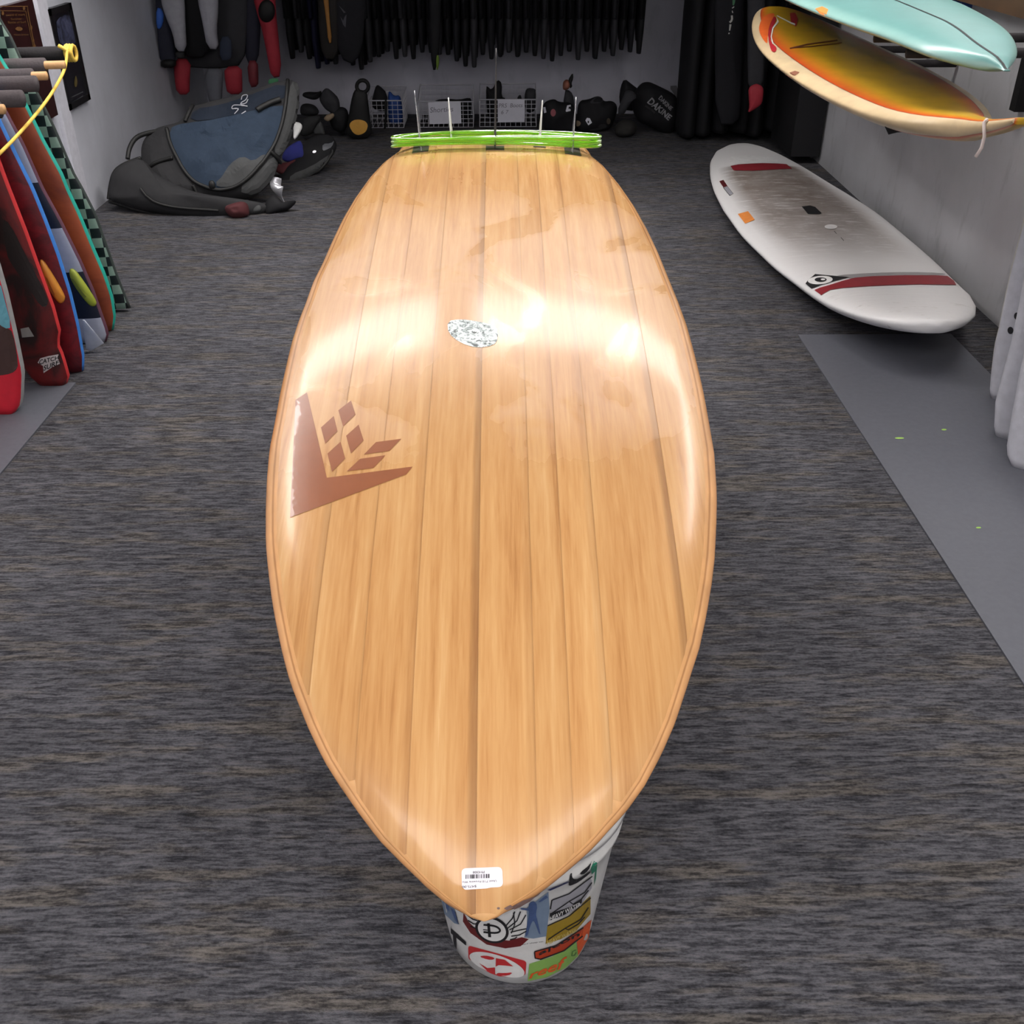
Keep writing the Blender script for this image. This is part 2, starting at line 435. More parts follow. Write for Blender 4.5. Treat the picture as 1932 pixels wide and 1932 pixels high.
# ------------------------------------------------------------------ board loft
def loft(name, st, mats, parent=None, N=40, pt=2.6, front=(.0, .0), **kw):
    """st: list of dict(o, w(dir), t(dir), hw, tt, tb, v, sx, sh); ring runs over the top (+t) then under"""
    V, Fc, mi, bu, bv, sx, sh, bz = [], [], [], [], [], [], [], []
    for s in st:
        for k in range(N):
            a = 2 * math.pi * k / N
            c, q = math.cos(a), math.sin(a)
            u = math.copysign(abs(c) ** .62, c); z = math.copysign((1 - min(1, abs(u)) ** pt) ** .55, q) if abs(q) > 1e-9 else 0
            V.append(s['o'] + s['w'] * (u * s['hw']) + s['t'] * (z * (s['tt'] if q > 0 else s['tb'])))
            bu.append(u); bv.append(s['v']); sx.append(u * s['hw'] + s.get('sx', 0)); sh.append(s.get('sh', 0)); bz.append(z)
    m = len(st)
    for i in range(m - 1):
        for k in range(N):
            j = (k + 1) % N; Fc.append((i * N + k, i * N + j, (i + 1) * N + j, (i + 1) * N + k))
            um = (bu[i * N + k] + bu[i * N + j]) / 2; zz = (bz[i * N + k] + bz[i * N + j]) / 2
            mi.append(0 if (zz > 0 and abs(um) < RAIL[0]) else (1 if len(mats) > 1 else 0))
    Fc.append(tuple(range(N - 1, -1, -1))); mi.append(len(mats) - 1); Fc.append(tuple((m - 1) * N + k for k in range(N))); mi.append(len(mats) - 1)
    # outward winding
    a, b, c, d = [V[i] for i in Fc[N // 4]]
    n = (b - a).cross(d - a); ctr = sum(V[:N], Vector()) / N
    if n.dot((a + b + c + d) / 4 - ctr) < 0: Fc = [tuple(reversed(f)) for f in Fc]
    return mk(name, V, Fc, mats, parent, midx=mi, attrs=dict(bu=bu, bv=bv, sx=sx, sh=sh), **kw)
RAIL = [.93]
def bvh_of(o):
    off = Vector(o.location) if o.parent is None else Vector((0, 0, 0))
    me = o.data
    return BVHTree.FromPolygons([v.co + off for v in me.vertices], [tuple(p.vertices) for p in me.polygons])

# ------------------------------------------------------------------ the wooden board (bottom up, nose on the bucket)
Y0, Y1 = .915, 3.26
def zrail(y):
    t = (y - Y0) / (Y1 - Y0)
    z = .50 + .47 * t
    if t < .5: z -= .135 * ((.5 - t) / .5) ** 2.2
    else: z -= .055 * ((t - .5) / .5) ** 2.2
    return z
LEFT = [(752, 289), (723, 310), (697, 338), (669, 377), (646, 416), (625, 460), (607, 501), (591, 532), (576, 574), (563, 607), (549, 651), (540, 690), (529, 739), (519, 794), (508, 849), (503, 908), (501, 960), (501, 1025), (505, 1071), (514, 1141), (524, 1193), (534, 1239), (547, 1287), (563, 1328), (584, 1380), (612, 1437), (640, 1481), (672, 1527), (713, 1582), (759, 1628), (803, 1670), (842, 1701), (884, 1727)]
RIGHT = [(1115, 296), (1138, 315), (1169, 351), (1198, 393), (1221, 434), (1242, 478), (1262, 527), (1280, 571), (1296, 615), (1311, 670), (1327, 737), (1337, 792), (1348, 856), (1353, 934), (1352, 986), (1349, 1051), (1343, 1102), (1332, 1167), (1319, 1227), (1309, 1256), (1293, 1307), (1273, 1367), (1247, 1426), (1216, 1483), (1182, 1530), (1151, 1563), (1123, 1595), (1086, 1628), (1042, 1664), (1001, 1693), (960, 1714), (943, 1724)]
def ray_rail(px, py):
    d = ray(px, py); lo, hi = .3, 8.0
    f = lambda s: (CAM + d * s).z - zrail((CAM + d * s).y)
    prev = .3
    s = .3
    while s < 5:
        if f(s) < 0: break
        prev = s; s += .02
    lo, hi = prev, s
    for _ in range(30):
        m = (lo + hi) / 2
        if f(m) > 0: lo = m
        else: hi = m
    return CAM + d * lo
LW = sorted([(p.y, p.x) for p in [ray_rail(*q) for q in LEFT]]); RW = sorted([(p.y, p.x) for p in [ray_rail(*q) for q in RIGHT]])
yn0 = min(LW[0][0], RW[0][0]); ynose = yn0 - .0072; xn = (LW[0][1] + RW[0][1]) / 2
ytl = max(LW[-1][0], RW[-1][0])
for arr, sg in ((LW, -1), (RW, 1)):
    h0 = abs(arr[0][1] - xn); arr[0] = (yn0, arr[0][1])
    for k in range(8): arr.insert(0 + k, (yn0 - .007 * (1 - (k / 8) ** 2) - (.0002 if k == 0 else 0), xn + sg * max(.002, h0 * k / 8)))
    xt = arr[-1][1]; yt = arr[-1][0]; L = Y1 - yt
    for k in range(1, 15):
        a = k / 14 * math.pi / 2; arr.append((yt + L * math.sin(a) , -.012 + (xt + .012) * (math.cos(a) ** .62 if k < 14 else .012)))
ST = []
ys = []
NS = 110
for i in range(NS + 1):
    t = i / NS; t = .5 - .5 * math.cos(math.pi * t); t = t * .75 + (i / NS) * .25
    ys.append(ynose + (Y1 - ynose) * t)
def half(y): return (interp(y, RW) - interp(y, LW)) / 2
def cxx(y): return (interp(y, RW) + interp(y, LW)) / 2
def tk(y):
    d = min((y - ynose) / .55, (Y1 - y) / .45, 1.0); return .30 + .70 * math.sqrt(max(0, 1 - (1 - d) ** 2))
def ztop(y, u): return zrail(y) + .046 * tk(y) * min(1, half(y) / .06) * (1 - min(1, abs(u)) ** 2.6) ** .55
for y in ys:
    tn = Vector((0, 1, (zrail(y + .01) - zrail(y - .01)) / .02)).normalized(); up = Vector((0, 0, 1))
    ST.append(dict(o=Vector((cxx(y), y, zrail(y))), w=Vector((1, 0, 0)), t=up, hw=half(y), tt=.046 * tk(y) * min(1, half(y) / .06), tb=.055 * tk(y) * min(1, half(y) / .06), v=(y - ynose) / (Y1 - ynose)))
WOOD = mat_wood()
sb = thing('surfboard', (0, 2.0, zrail(2.0) - .05), 'big glossy honey-wood surfboard lying fins up with its nose on the stickered bucket', 'surfboard')
RAILW = NT('rail_wood')
_u = RAILW.attr('bu'); _n = RAILW.noise(RAILW.pos((40, 2, 40)), 1.0, 4)
RAILW.set(Base_Color=RAILW.mix(1.0, RAILW.ramp(RAILW.math('ABSOLUTE', _u), [(.9, lin(218, 168, 112)), (.958, lin(214, 160, 104)), (.964, lin(160, 108, 64)), (.972, lin(218, 166, 112)), (.995, lin(204, 148, 96))]), RAILW.ramp(_n, [(.3, .82), (.7, 1.05)]), 'MULTIPLY'), Roughness=.25, Coat_Weight=.4, Coat_Roughness=.1)
core = loft('board_core', ST, [RAILW.m], sb, N=64)
CORE_BVH = bvh_of(core)
seams = [-.9, -.305, -.222, -.14, -.04, .047, .10, .16, .30, .9]
dark = {1: .5, 3: .2, 4: 1.0, 8: 1.0, 2: .1, 7: .35, 6: .1, 5: .25}
UM = .945
for k in range(len(seams) - 1):
    a0, a1 = seams[k], seams[k + 1]
    V, Fc, ed, db, pk, buv = [], [], [], [], [], []
    NX = 12
    rows = 0
    for y in ys[1:-1]:
        h = half(y) * UM; c = cxx(y)
        lo, hi = max(a0, c - h), min(a1, c + h)
        if hi - lo < .0011: 
            if rows: break
            continue
        g = .0004
        for j in range(NX + 1):
            x = lo + g + (hi - lo - 2 * g) * j / NX
            u = (x - c) / half(y)
            V.append((x, y, ztop(y, u) + .0009)); ed.append(min(max(0, a1 - x), 9) if k < 8 else min(9, 9)); db.append(dark.get(k + 1 if k + 1 in (4, 8) else k + 1, 0)); pk.append(k + 1); buv.append(u)
        if rows:
            r0 = (rows - 1) * (NX + 1); r1 = rows * (NX + 1)
            Fc += [(r0 + j, r0 + j + 1, r1 + j + 1, r1 + j) for j in range(NX)]
        rows += 1
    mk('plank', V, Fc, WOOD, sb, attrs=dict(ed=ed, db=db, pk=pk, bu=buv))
bh = bvh_hit(CORE_BVH)
# printed emblem: two long bars and six lozenges
BROWN = M('brown_print', (140, 80, 46), .3, vary=.05, Coat_Weight=.3)
c3 = lambda p: Z((480, 740), 3.864, p)
emb = [c3([(303, 60), (385, 5), (530, 628), (1153, 547), (1108, 603), (262, 917)]),
       c3([(613, 137), (706, 65), (738, 168), (648, 253)]), c3([(487, 262), (580, 178), (607, 288), (518, 378)]),
       c3([(670, 322), (761, 241), (797, 356), (705, 450)]), c3([(534, 452), (629, 366), (663, 488), (568, 584)]),
       c3([(800, 458), (887, 368), (1072, 344), (985, 432)]), c3([(676, 580), (772, 490), (956, 464), (868, 557)])]
decal('emblem', emb, bh, BROWN, sb, off=.0018, label='dark brown printed emblem of bars and lozenges')
# silver patch, crazed
SILV = mat_blotch('crazed_silver', [(.36, lin(30, 44, 44)), (.46, lin(150, 164, 164)), (.56, lin(235, 240, 240))], (70, 70, 70), 1.5, .35)
pp = [(844, 607), (870, 603), (905, 608), (938, 616), (940, 640), (932, 653), (900, 658), (868, 648), (846, 630)]
decal('silver_patch', chaikin(pp, 1), bh, SILV, sb, off=.0017, cell=10, label='crinkled silver patch')
# chip at the nose
CHIP = M('chipped_resin', (222, 196, 178), .5, vary=.25, scale=200)
decal('chip', [[(960, 1712), (985, 1698), (1008, 1690), (1020, 1682), (1008, 1694), (990, 1706), (970, 1714)], ell(940, 1713, 3, 2.4, 8), [(950, 1713), (962, 1706), (968, 1710), (956, 1716)]], bh, M('chip_dark', (120, 96, 90), .6), sb, off=.0016, label='dark chips in the resin by the nose')
# price label with barcode, upside down to the viewer
LBL = M('label_paper', (232, 228, 238), .55, vary=.02)
def rquad(q, r=.16, n=5):
    out = []
    for i in range(4):
        p, a, b = q[i], q[i - 1], q[(i + 1) % 4]
        l = lambda s, e, d: ((s[0] + (e[0] - s[0]) * min(.45, d / (math.hypot(e[0] - s[0], e[1] - s[1]) or 1))), (s[1] + (e[1] - s[1]) * min(.45, d / (math.hypot(e[0] - s[0], e[1] - s[1]) or 1))))
        d = r
        A, B = l(p, a, d), l(p, b, d)
        for k in range(n + 1):
            t = k / n; out.append(tuple((1 - t) ** 2 * A[m] + 2 * t * (1 - t) * p[m] + t * t * B[m] for m in (0, 1)))
    return out
zl = lambda p: Z((840, 1600), 12.075, p)
lab = decal('price_label', rquad(zl([(375, 470), (1295, 435), (1315, 885), (390, 945)]), 9), bh, LBL, sb, off=.0022, label='white price label with barcode')
lh = bh
bars = [(470, 490), (515, 532), (560, 566), (572, 580), (590, 600), (606, 616), (622, 634), (638, 660), (672, 684), (705, 732), (742, 748), (760, 768), (780, 786), (815, 832), (850, 856), (875, 893), (905, 911), (930, 955), (968, 978), (985, 1008)]
decal('barcode', [zl([(a, 612 - (a - 470) * .03), (b, 612 - (b - 470) * .03), (b, 708 - (b - 470) * .03), (a, 708 - (a - 470) * .03)]) for a, b in bars], lh, INK, lab, off=.0032, cell=30)
def up(s, x0, x1, yt, yb, nm, **k):  # upside-down line of print on the label
    sl = -.035
    q = zl([(x1, yt + (x1 - 640) * sl), (x0, yt + (x0 - 640) * sl), (x0, yb + (x0 - 640) * sl), (x1, yb + (x1 - 640) * sl)])
    lettering(nm, s, q, lh, INK, lab, off=.0032, **k)
up('PH008', 628, 895, 535, 590, 'label_code')
up('Used 7\'10 Firewire Wo', 400, 1170, 752, 800, 'label_line')
up('$475.00', 395, 715, 845, 905, 'label_price')
# fin boxes and fins
BOX = M('fin_box_black', (52, 44, 42), .4); FIN_C = mat_clear('smoke_clear_fin', (190, 190, 196), .15, .75, 1.3)
FINW = M('white_fin', (224, 224, 218), .35); FIND = M('dark_fin', (44, 40, 38), .3, spec=.6)
def fin(name, bpx, tpx, chord, rake, mat, lbl, th=.007, box_l=.11, box_w=.028, box_px=None):
    b, n = bh(*bpx)
    d = ray(*tpx); yt = b.y + chord * .55 + rake
    t = CAM + d * (yt / d.y)
    hgt = (t - b)
    prof = []
    for k in range(13):
        s = k / 12
        lead = b + Vector((hgt.x * s, (chord * .55 + rake) * (s ** 1.35) , 0)); lead.z = b.z + hgt.z * s
        ch = chord * (1 - s ** 1.9) * (1 - .25 * s) + .012 * (1 - s)
        prof.append((lead, lead + Vector((0, max(ch, .002), 0)), th * (1 - .65 * s)))
    V, Fc = [], []
    for lead, trail, w in prof:
        for f, ww in ((0, .12), (.3, 1), (.7, .7), (1, .08)):
            p = lead.lerp(trail, f); V += [p + Vector((-w * ww / 2, 0, 0)), p + Vector((w * ww / 2, 0, 0))]
    for i in range(12):
        a, c = i * 8, (i + 1) * 8
        for j in range(3):
            Fc += [(a + 2 * j, a + 2 * j + 2, c + 2 * j + 2, c + 2 * j), (a + 2 * j + 1, c + 2 * j + 1, c + 2 * j + 3, a + 2 * j + 3)]
        Fc += [(a, c, c + 1, a + 1), (a + 6, a + 7, c + 7, c + 6)]
    Fc += [(96, 98, 99, 97), (98, 100, 101, 99), (100, 102, 103, 101)]
    f = mk(name, V, Fc, mat, sb, label=lbl)
    bx = []
    c0 = b + Vector((0, -.01, 0)); c1 = b + Vector((0, box_l, 0))
    for (p, w) in ((c0, box_w / 2), (c1, box_w / 2)):
        for sx in (-1, 1):
            zz = CORE_BVH.ray_cast(p + Vector((sx * w, 0, .5)), Vector((0, 0, -1)))
            q = zz[0] if zz[0] else p + Vector((sx * w, 0, 0)); bx.append(q + Vector((0, 0, .0028)))
            bx.append(q + Vector((0, 0, -.004)))
    mk('fin_box', bx, [(0, 2, 6, 4), (0, 1, 3, 2), (4, 6, 7, 5), (0, 4, 5, 1), (2, 3, 7, 6)], BOX, sb, smooth=False)
fin('fin', (793, 286), (782, 171), .10, .03, FIN_C, 'smoky clear side fin', .006, .085, .046)
fin('fin', (1081, 291), (1087, 183), .10, .03, FIN_C, 'smoky clear side fin', .006, .085, .046)
fin('fin', (852, 272), (846, 184), .09, .03, FINW, 'white rear side fin', .009, .07, .036)
fin('fin', (1018, 277), (1023.5, 189), .09, .03, FINW, 'white rear side fin', .009, .07, .036)
fin('fin', (934, 282), (936, 91), .14, .05, FIND, 'tall dark centre fin', .008, .20, .052)

# leash: several turns of clear green cord round the fins
LEASH = mat_clear('clear_green_urethane', (176, 244, 60), .12, .7, 1.4)
yc = bh(934, 283)[0].y; zc = bh(934, 283)[0].z
def loop(a, b, dy, dz, ph, nn=90):
    P = []
    for i in range(nn):
        q = 2 * math.pi * i / nn
        x = -.012 + a * math.copysign(abs(math.cos(q)) ** .72, math.cos(q)); y = yc + dy + b * math.copysign(abs(math.sin(q)) ** .9, math.sin(q))
        z = zc + dz + .0035 * math.sin(2 * q + ph) - .014 * (x / .3) ** 2
        P.append((x, y, z))
    return P
geo = []
for i, (a, b, dy, dz, ph) in enumerate([(.300, .034, .05, .015, 0), (.297, .030, .05, .021, 1.0), (.299, .040, .05, .026, .4), (.294, .032, .05, .031, 3.4), (.299, .044, .05, .035, 1.6)]):
    geo.append(tube(loop(a, b, dy, dz, ph), .0046, 8, True))
mk('leash', *join(geo), LEASH, label='clear green leash cord coiled round the fins of the wooden board', cat='leash')

# ------------------------------------------------------------------ bucket under the nose
BH, RT, RB = .362, .170, .127
bc = Vector((.026, 1.173, 0))
def brad(z): return RB + (RT - RB) * z / BH
bk = thing('bucket', bc, 'white plastic bucket plastered with stickers under the nose of the wooden board', 'bucket')
prof = [(0, 0), (RB - .006, 0), (RB, .006)] + [(brad(z), z) for z in (.05, .1, .15, .2, .25, .29)] + [(brad(.30) + .006, .30), (brad(.312) + .006, .312), (brad(.318), .318), (brad(.345), .345), (RT + .006, .347), (RT + .006, BH), (RT - .003, BH), (RB - .004, .01), (0, .01)]
n = 64; V = []; Fc = []
for r, z in prof: V += [bc + Vector((r * math.cos(2 * math.pi * k / n), r * math.sin(2 * math.pi * k / n), z)) for k in range(n)]
for i in range(len(prof) - 1): Fc += [(i * n + k, i * n + (k + 1) % n, (i + 1) * n + (k + 1) % n, (i + 1) * n + k) for k in range(n)]
bb = mk('bucket_body', V, Fc, M('white_bucket_plastic', (206, 206, 204), .35), bk)
hk = bvh_hit(bvh_of(bb))
z3 = lambda p: Z((780, 1550), 4.6, p)
z4 = lambda p: Z((860, 1740), 6.9, p)
z5 = lambda p: Z((1000, 1620), 13.8, p)
MAROON = M('maroon_print', (98, 26, 28), .35); CREAM = M('white_print', (214, 214, 212), .4); REDP = M('red_print', (186, 44, 48), .35)
GREENP = M('lime_print', (128, 168, 84), .4); ORANGE = M('orange_print', (214, 88, 34), .4); GOLD = M('gold_print', (168, 140, 40), .35, .3); SILVER = M('silver_print', (168, 168, 176), .35, .3)
SKY = M('pale_blue_print', (112, 130, 152), .4); DENIM = M('mid_blue_print', (66, 86, 128), .4); DEEP = M('deep_blue_print', (26, 34, 84), .35); TEAL = M('green_teal_print', (30, 120, 92), .4)
# winged badge
w = decal('sticker', chaikin(z3([(440, 770), (520, 830), (700, 850), (880, 760), (985, 740), (985, 970), (1000, 1020), (930, 1075), (800, 1092), (640, 1060), (500, 960), (435, 860)]), 1), hk, CREAM, bk, off=.0010, label='white winged badge sticker with a crossed P')
decal('swoosh', z3([(440, 780), (480, 860), (560, 940), (680, 1010), (830, 1025), (940, 995), (1000, 1012), (930, 1074), (800, 1092), (640, 1060), (500, 960), (435, 860)]), hk, MAROON, w, off=.0017)
decal('badge_ring', ell(*z3([(685, 930)])[0], 148 / 4.6, 112 / 4.6, 32, 22), hk, INK, w, off=.0020)
decal('badge_disc', ell(*z3([(685, 930)])[0], 124 / 4.6, 92 / 4.6, 32, 22), hk, CREAM, w, off=.0025)
decal('letter', [z3([(645, 868), (668, 868), (680, 990), (655, 988)]), stroke(chaikin(z3([(615, 882), (720, 890), (765, 930), (730, 955), (615, 945)]), 2, False), 3.6), z3([(612, 920), (650, 924), (650, 932), (612, 928)])], hk, INK, w, off=.0031, cell=30)
for pth in ([(800, 900), (860, 830), (880, 770)], [(820, 915), (900, 850), (930, 770)], [(835, 930), (930, 880), (975, 800)], [(845, 950), (930, 930), (980, 920)], [(850, 985), (920, 975), (980, 940)], [(840, 1015), (880, 1005), (900, 990)], [(870, 780), (880, 880), (850, 960)], [(470, 800), (520, 840), (560, 850)], [(480, 850), (530, 880), (550, 880)], [(500, 900), (540, 915), (560, 915)]):
    decal('feather_line', stroke(z3(pth), 2.2), hk, INK, w, off=.0021, cell=12)
# blue standing figure
s2 = decal('sticker', z3([(985, 740), (1060, 690), (1170, 605), (1180, 760), (1150, 990), (1040, 1010), (960, 1000), (985, 900)]), hk, SKY, bk, off=.0012, label='pale blue sticker with a standing figure')
decal('figure', [chaikin(z3([(1010, 690), (1050, 680), (1075, 720), (1060, 800), (1075, 850), (1100, 960), (1095, 975), (1065, 900), (1040, 840), (1010, 900), (990, 985), (970, 985), (985, 880), (1005, 800), (995, 740)]), 1), z3([(930, 740), (1000, 745), (1000, 765), (935, 755)])], hk, DENIM, s2, off=.0019)
decal('figure', z3([(1080, 690), (1150, 630), (1165, 650), (1100, 690)]), hk, DENIM, s2, off=.0019)
lettering('small_print', 'surf shop co.', z3([(940, 1068), (1130, 1040), (1130, 1026), (940, 1054)]), hk, INK, s2, off=.0016)
# left edge stickers
s3 = decal('sticker', z3([(250, 690), (340, 700), (400, 890), (360, 880), (275, 800)]), hk, SKY, bk, off=.0011, label='pale blue sticker cut off by the bucket edge')
decal('figure', [z3([(285, 700), (310, 705), (318, 780), (290, 745)]), z3([(330, 740), (370, 780), (395, 885), (370, 850), (345, 790)])], hk, DENIM, s3, off=.0018)
s4 = decal('sticker', [z3([(285, 880), (460, 1040), (460, 1072), (285, 930)]), z3([(345, 950), (375, 975), (378, 1110), (355, 1080)])], hk, INK, bk, off=.0012, label='black letter T sticker')
# red sticker with white oval
s5 = decal('sticker', rquad(z4([(165, 295), (920, 500), (905, 690), (170, 480)]), 6), hk, REDP, bk, off=.0011, label='red sticker with a white oval emblem')
s5b = decal('sticker_base', chaikin(z4([(170, 470), (400, 640), (620, 715), (905, 690), (900, 560), (500, 420)]), 1), hk, REDP, s5, off=.0010)
decal('oval', ell(*z4([(540, 540)])[0], 372 / 6.9, 122 / 6.9, 40, 19), hk, CREAM, s5, off=.0018)
decal('oval_mark', [chaikin(z4([(308, 428), (400, 415), (512, 442), (500, 470), (420, 470)]), 1), z4([(528, 450), (640, 470), (748, 556), (640, 545), (560, 540), (525, 560)]), z4([(315, 518), (420, 580), (515, 570), (520, 660), (430, 630)]), chaikin(z4([(540, 640), (640, 645), (748, 632), (690, 678), (540, 676)]), 1)], hk, REDP, s5, off=.0025)
# green sticker: reef
s6 = decal('sticker', z4([(955, 535), (1250, 440), (1560, 250), (1590, 430), (1420, 590), (1180, 710), (935, 760)]), hk, GREENP, bk, off=.0011, label='lime green sticker with orange lettering')
lettering('word', 'reef', z4([(950, 725), (1420, 580), (1440, 430), (955, 640)]), hk, ORANGE, s6, off=.0019, bold=.02, shear=.2)
decal('swirl', stroke(z4([(1560, 350), (1510, 370), (1500, 430), (1540, 420), (1560, 380)]), 1.6), hk, M('dark_green_print', (74, 120, 60), .4), s6, off=.0019)
# orange sticker: ajcon
s7 = decal('sticker', z4([(1020, 370), (1300, 290), (1650, 60), (1640, 170), (1400, 360), (1100, 470), (1030, 455)]), hk, M('rust_print', (170, 58, 26), .4), bk, off=.0012, label='dark orange sticker with black lettering')
decal('border', stroke(z4([(1020, 370), (1300, 290), (1650, 60)]), 2.4), hk, INK, s7, off=.0019)
decal('border', stroke(z4([(1640, 170), (1400, 360), (1100, 470), (1030, 455), (1022, 372)]), 2.4), hk, INK, s7, off=.0019)
lettering('word', 'a|con', z4([(1075, 440), (1600, 180), (1600, 110), (1080, 370)]), hk, INK, s7, off=.002, bold=.02)
s8 = decal('sticker', z4([(1650, 60), (1760, -40), (1720, 200), (1585, 430), (1570, 250)]), hk, ORANGE, bk, off=.0012, label='orange sticker round the right side')
# silver and gold car stickers
def carstk(base, dark, pts, lab):
    s = decal('sticker', z5(pts), hk, base, bk, off=.0012, label=lab)
    return s
s9 = carstk(SILVER, INK, [(570, 1040), (1000, 880), (1540, 480), (1600, 560), (1590, 760), (1300, 1230), (900, 1480), (500, 1600), (510, 1400)], 'silver sticker with car outline and block lettering')
for p in ([(570, 1050), (1000, 890), (1600, 440)], [(520, 1420), (860, 1190), (1000, 1090), (1060, 1130), (1110, 1160), (1320, 1030), (1500, 800)], [(1000, 1090), (1400, 860), (1590, 600)], [(560, 1050), (520, 1290)]):
    decal('outline', stroke(z5(p), 2.0), hk, INK, s9, off=.0020)
decal('panel', z5([(510, 1400), (1050, 1230), (1340, 1020), (1330, 1130), (900, 1430), (500, 1590)]), hk, INK, s9, off=.0017)
lettering('word', 'HEAVY WATER', z5([(500, 1600), (1300, 1200), (1290, 1100), (510, 1480)]), hk, CREAM, s9, off=.0024, bold=.015)
s10 = carstk(GOLD, INK, [(450, 1720), (1000, 1470), (1560, 960), (1560, 1430), (1200, 1850), (800, 2080), (400, 2200)], 'gold sticker with car outline and block lettering')
for p in ([(450, 1720), (1000, 1470), (1560, 1000)], [(460, 2080), (760, 1880), (900, 1790), (980, 1830), (1240, 1680), (1400, 1500)], [(900, 1790), (1300, 1560), (1500, 1250)]):
    decal('outline', stroke(z5(p), 2.0), hk, INK, s10, off=.0020)
lettering('word', 'HEAVY WATER', z5([(430, 2230), (1200, 1880), (1190, 1780), (440, 2110)]), hk, M('pale_gold_print', (196, 176, 100), .4), s10, off=.0020, bold=.015)
# black swirl and blue band, top right
s11 = decal('sticker', [chaikin(z5([(1090, 360), (1080, 450), (1130, 520), (1250, 520), (1560, 300), (1540, 380), (1250, 600), (1050, 690), (995, 680), (1000, 600), (1030, 400)]), 1), chaikin(z5([(1590, 30), (1560, 150), (1280, 370), (1320, 400), (1420, 380), (1570, 200)]), 1)], hk, INK, bk, off=.0013, label='black swirl sticker')
s12 = decal('sticker', z5([(450, 800), (1000, 560), (1010, 600), (520, 815)]), hk, DEEP, bk, off=.0013, label='deep blue stripe sticker')
s13 = decal('sticker', z5([(1570, 250), (1660, 60), (1740, 100), (1700, 500), (1650, 700), (1690, 300), (1600, 400)]), hk, TEAL, bk, off=.0013, label='green sticker at the bucket edge')

# padded stand that carries the raised tail
sy = 2.95; sz = zrail(sy) - .055
st = thing('display_stand', (0, sy, 0), 'black padded stand holding up the tail of the wooden board', 'stand')
mk('top_bar', *tube([(-.2, sy, sz - .022), (.2, sy, sz - .022)], .022, 12), DARKFOAM, st)
mk('post', *bbox((-.02, sy - .02, .02), (.02, sy + .02, sz - .04)), RUBBER, st, smooth=False)
mk('base_plate', *bbox((-.16, sy - .13, 0), (.16, sy + .13, .02)), RUBBER, st, smooth=False)

# ================================================================== boards round the room
def ray_surf(px, py, zf):
    d = ray(px, py); prev = .5; s = .5
    while s < 14 and (CAM + d * s).z > zf((CAM + d * s).y): prev = s; s += .02
    lo, hi = prev, s
    for _ in range(30):
        m = (lo + hi) / 2; p = CAM + d * m
        if p.z > zf(p.y): lo = m
        else: hi = m
    return CAM + d * lo
def axis_board(name, A, B, left, right, zf, tt, tb, mats, parent, N=48, NS=60, **kw):
    """left/right: (distance along axis A->B, half width); the rails follow height zf(y)"""
    A = Vector(A); B = Vector(B); ax = (B - A); L = ax.length; ax.normalize(); wd = Vector((ax.y, -ax.x, 0))
    st = []
    for i in range(NS + 1):
        t = .5 - .5 * math.cos(math.pi * i / NS); s = L * t
        l, r = interp(s, left), interp(s, right); c = A + ax * s + wd * ((r - l) / 2); hw = max(.003, (l + r) / 2)
        d = min(t / .2, (1 - t) / .2, 1); e = (.35 + .65 * math.sqrt(max(0, 1 - (1 - d) ** 2))) * min(1, hw / .05)
        p = Vector((c.x, c.y, zf(c.y)))
        st.append(dict(o=p, w=wd, t=Vector((0, 0, 1)), hw=hw, tt=tt * e, tb=tb * e, v=t, sh=s))
    return loft(name, st, mats, parent, N=N, pt=3.0, **kw), st
def along(A, B, pts):
    A = Vector(A); B = Vector(B); ax = (B - A).normalized(); wd = Vector((ax.y, -ax.x, 0)); out = []
    for p in pts:
        q = Vector((p.x, p.y, 0)) - A; out.append((q.dot(ax), q.dot(wd)))
    return out
RAIL[0] = .93
# white paddle board on the floor by the right wall
zf = lambda y: .068 + .05 * max(0, (5.0 - y) / .9) ** 2
SUP = [(1404, 276), (1370, 279), (1350, 289), (1339.5, 307), (1339.5, 334), (1347, 361), (1364, 395), (1397, 442), (1431, 475), (1461, 504), (1495, 529), (1529, 554.5), (1562, 575), (1609, 593), (1656, 605), (1707, 613), (1757, 616), (1798, 615), (1825, 608), (1840, 597), (1841.5, 581), (1831, 561), (1804.5, 536), (1771, 502), (1737, 472), (1697, 438), (1656, 405), (1609, 374.5), (1569, 351), (1522, 322), (1481.5, 300), (1448, 285), (1428, 279)]
P = [ray_surf(x, y, zf) for x, y in SUP]
near, far = ray_surf(1795, 616, zf), ray_surf(1400, 277, zf)
A, B = Vector((near.x, near.y, 0)), Vector((far.x, far.y, 0))
sw = along(A, B, P); L = (B - A).length
def slice_poly(pts, s):
    xs = []
    for a, b in zip(pts, pts[1:] + pts[:1]):
        if (a[0] - s) * (b[0] - s) <= 0 and abs(a[0] - b[0]) > 1e-9: xs.append(a[1] + (b[1] - a[1]) * (s - a[0]) / (b[0] - a[0]))
    return (min(xs), max(xs)) if xs else None
lt, rt_ = [], []
smin, smax = min(q[0] for q in sw), max(q[0] for q in sw)
ax = (B - A).normalized(); A2 = A + ax * smin; B2 = A + ax * smax
for i in range(1, 40):
    t = .5 - .5 * math.cos(math.pi * i / 40); s = smin + (smax - smin) * t
    q = slice_poly(sw, s)
    if q: lt.append((s - smin, -q[0])); rt_.append((s - smin, q[1]))
m0 = (rt_[0][1] - lt[0][1]) / 2; m1 = (rt_[-1][1] - lt[-1][1]) / 2
lt = [(0, -m0 + .002)] + lt + [(smax - smin, -m1 + .002)]; rt_ = [(0, m0 + .002)] + rt_ + [(smax - smin, m1 + .002)]
wsb = thing('paddle_board', ((A2.x + B2.x) / 2, (A2.y + B2.y) / 2, 0), 'scuffed white paddle board with dark red stripes lying on the carpet by the right wall', 'paddle board')
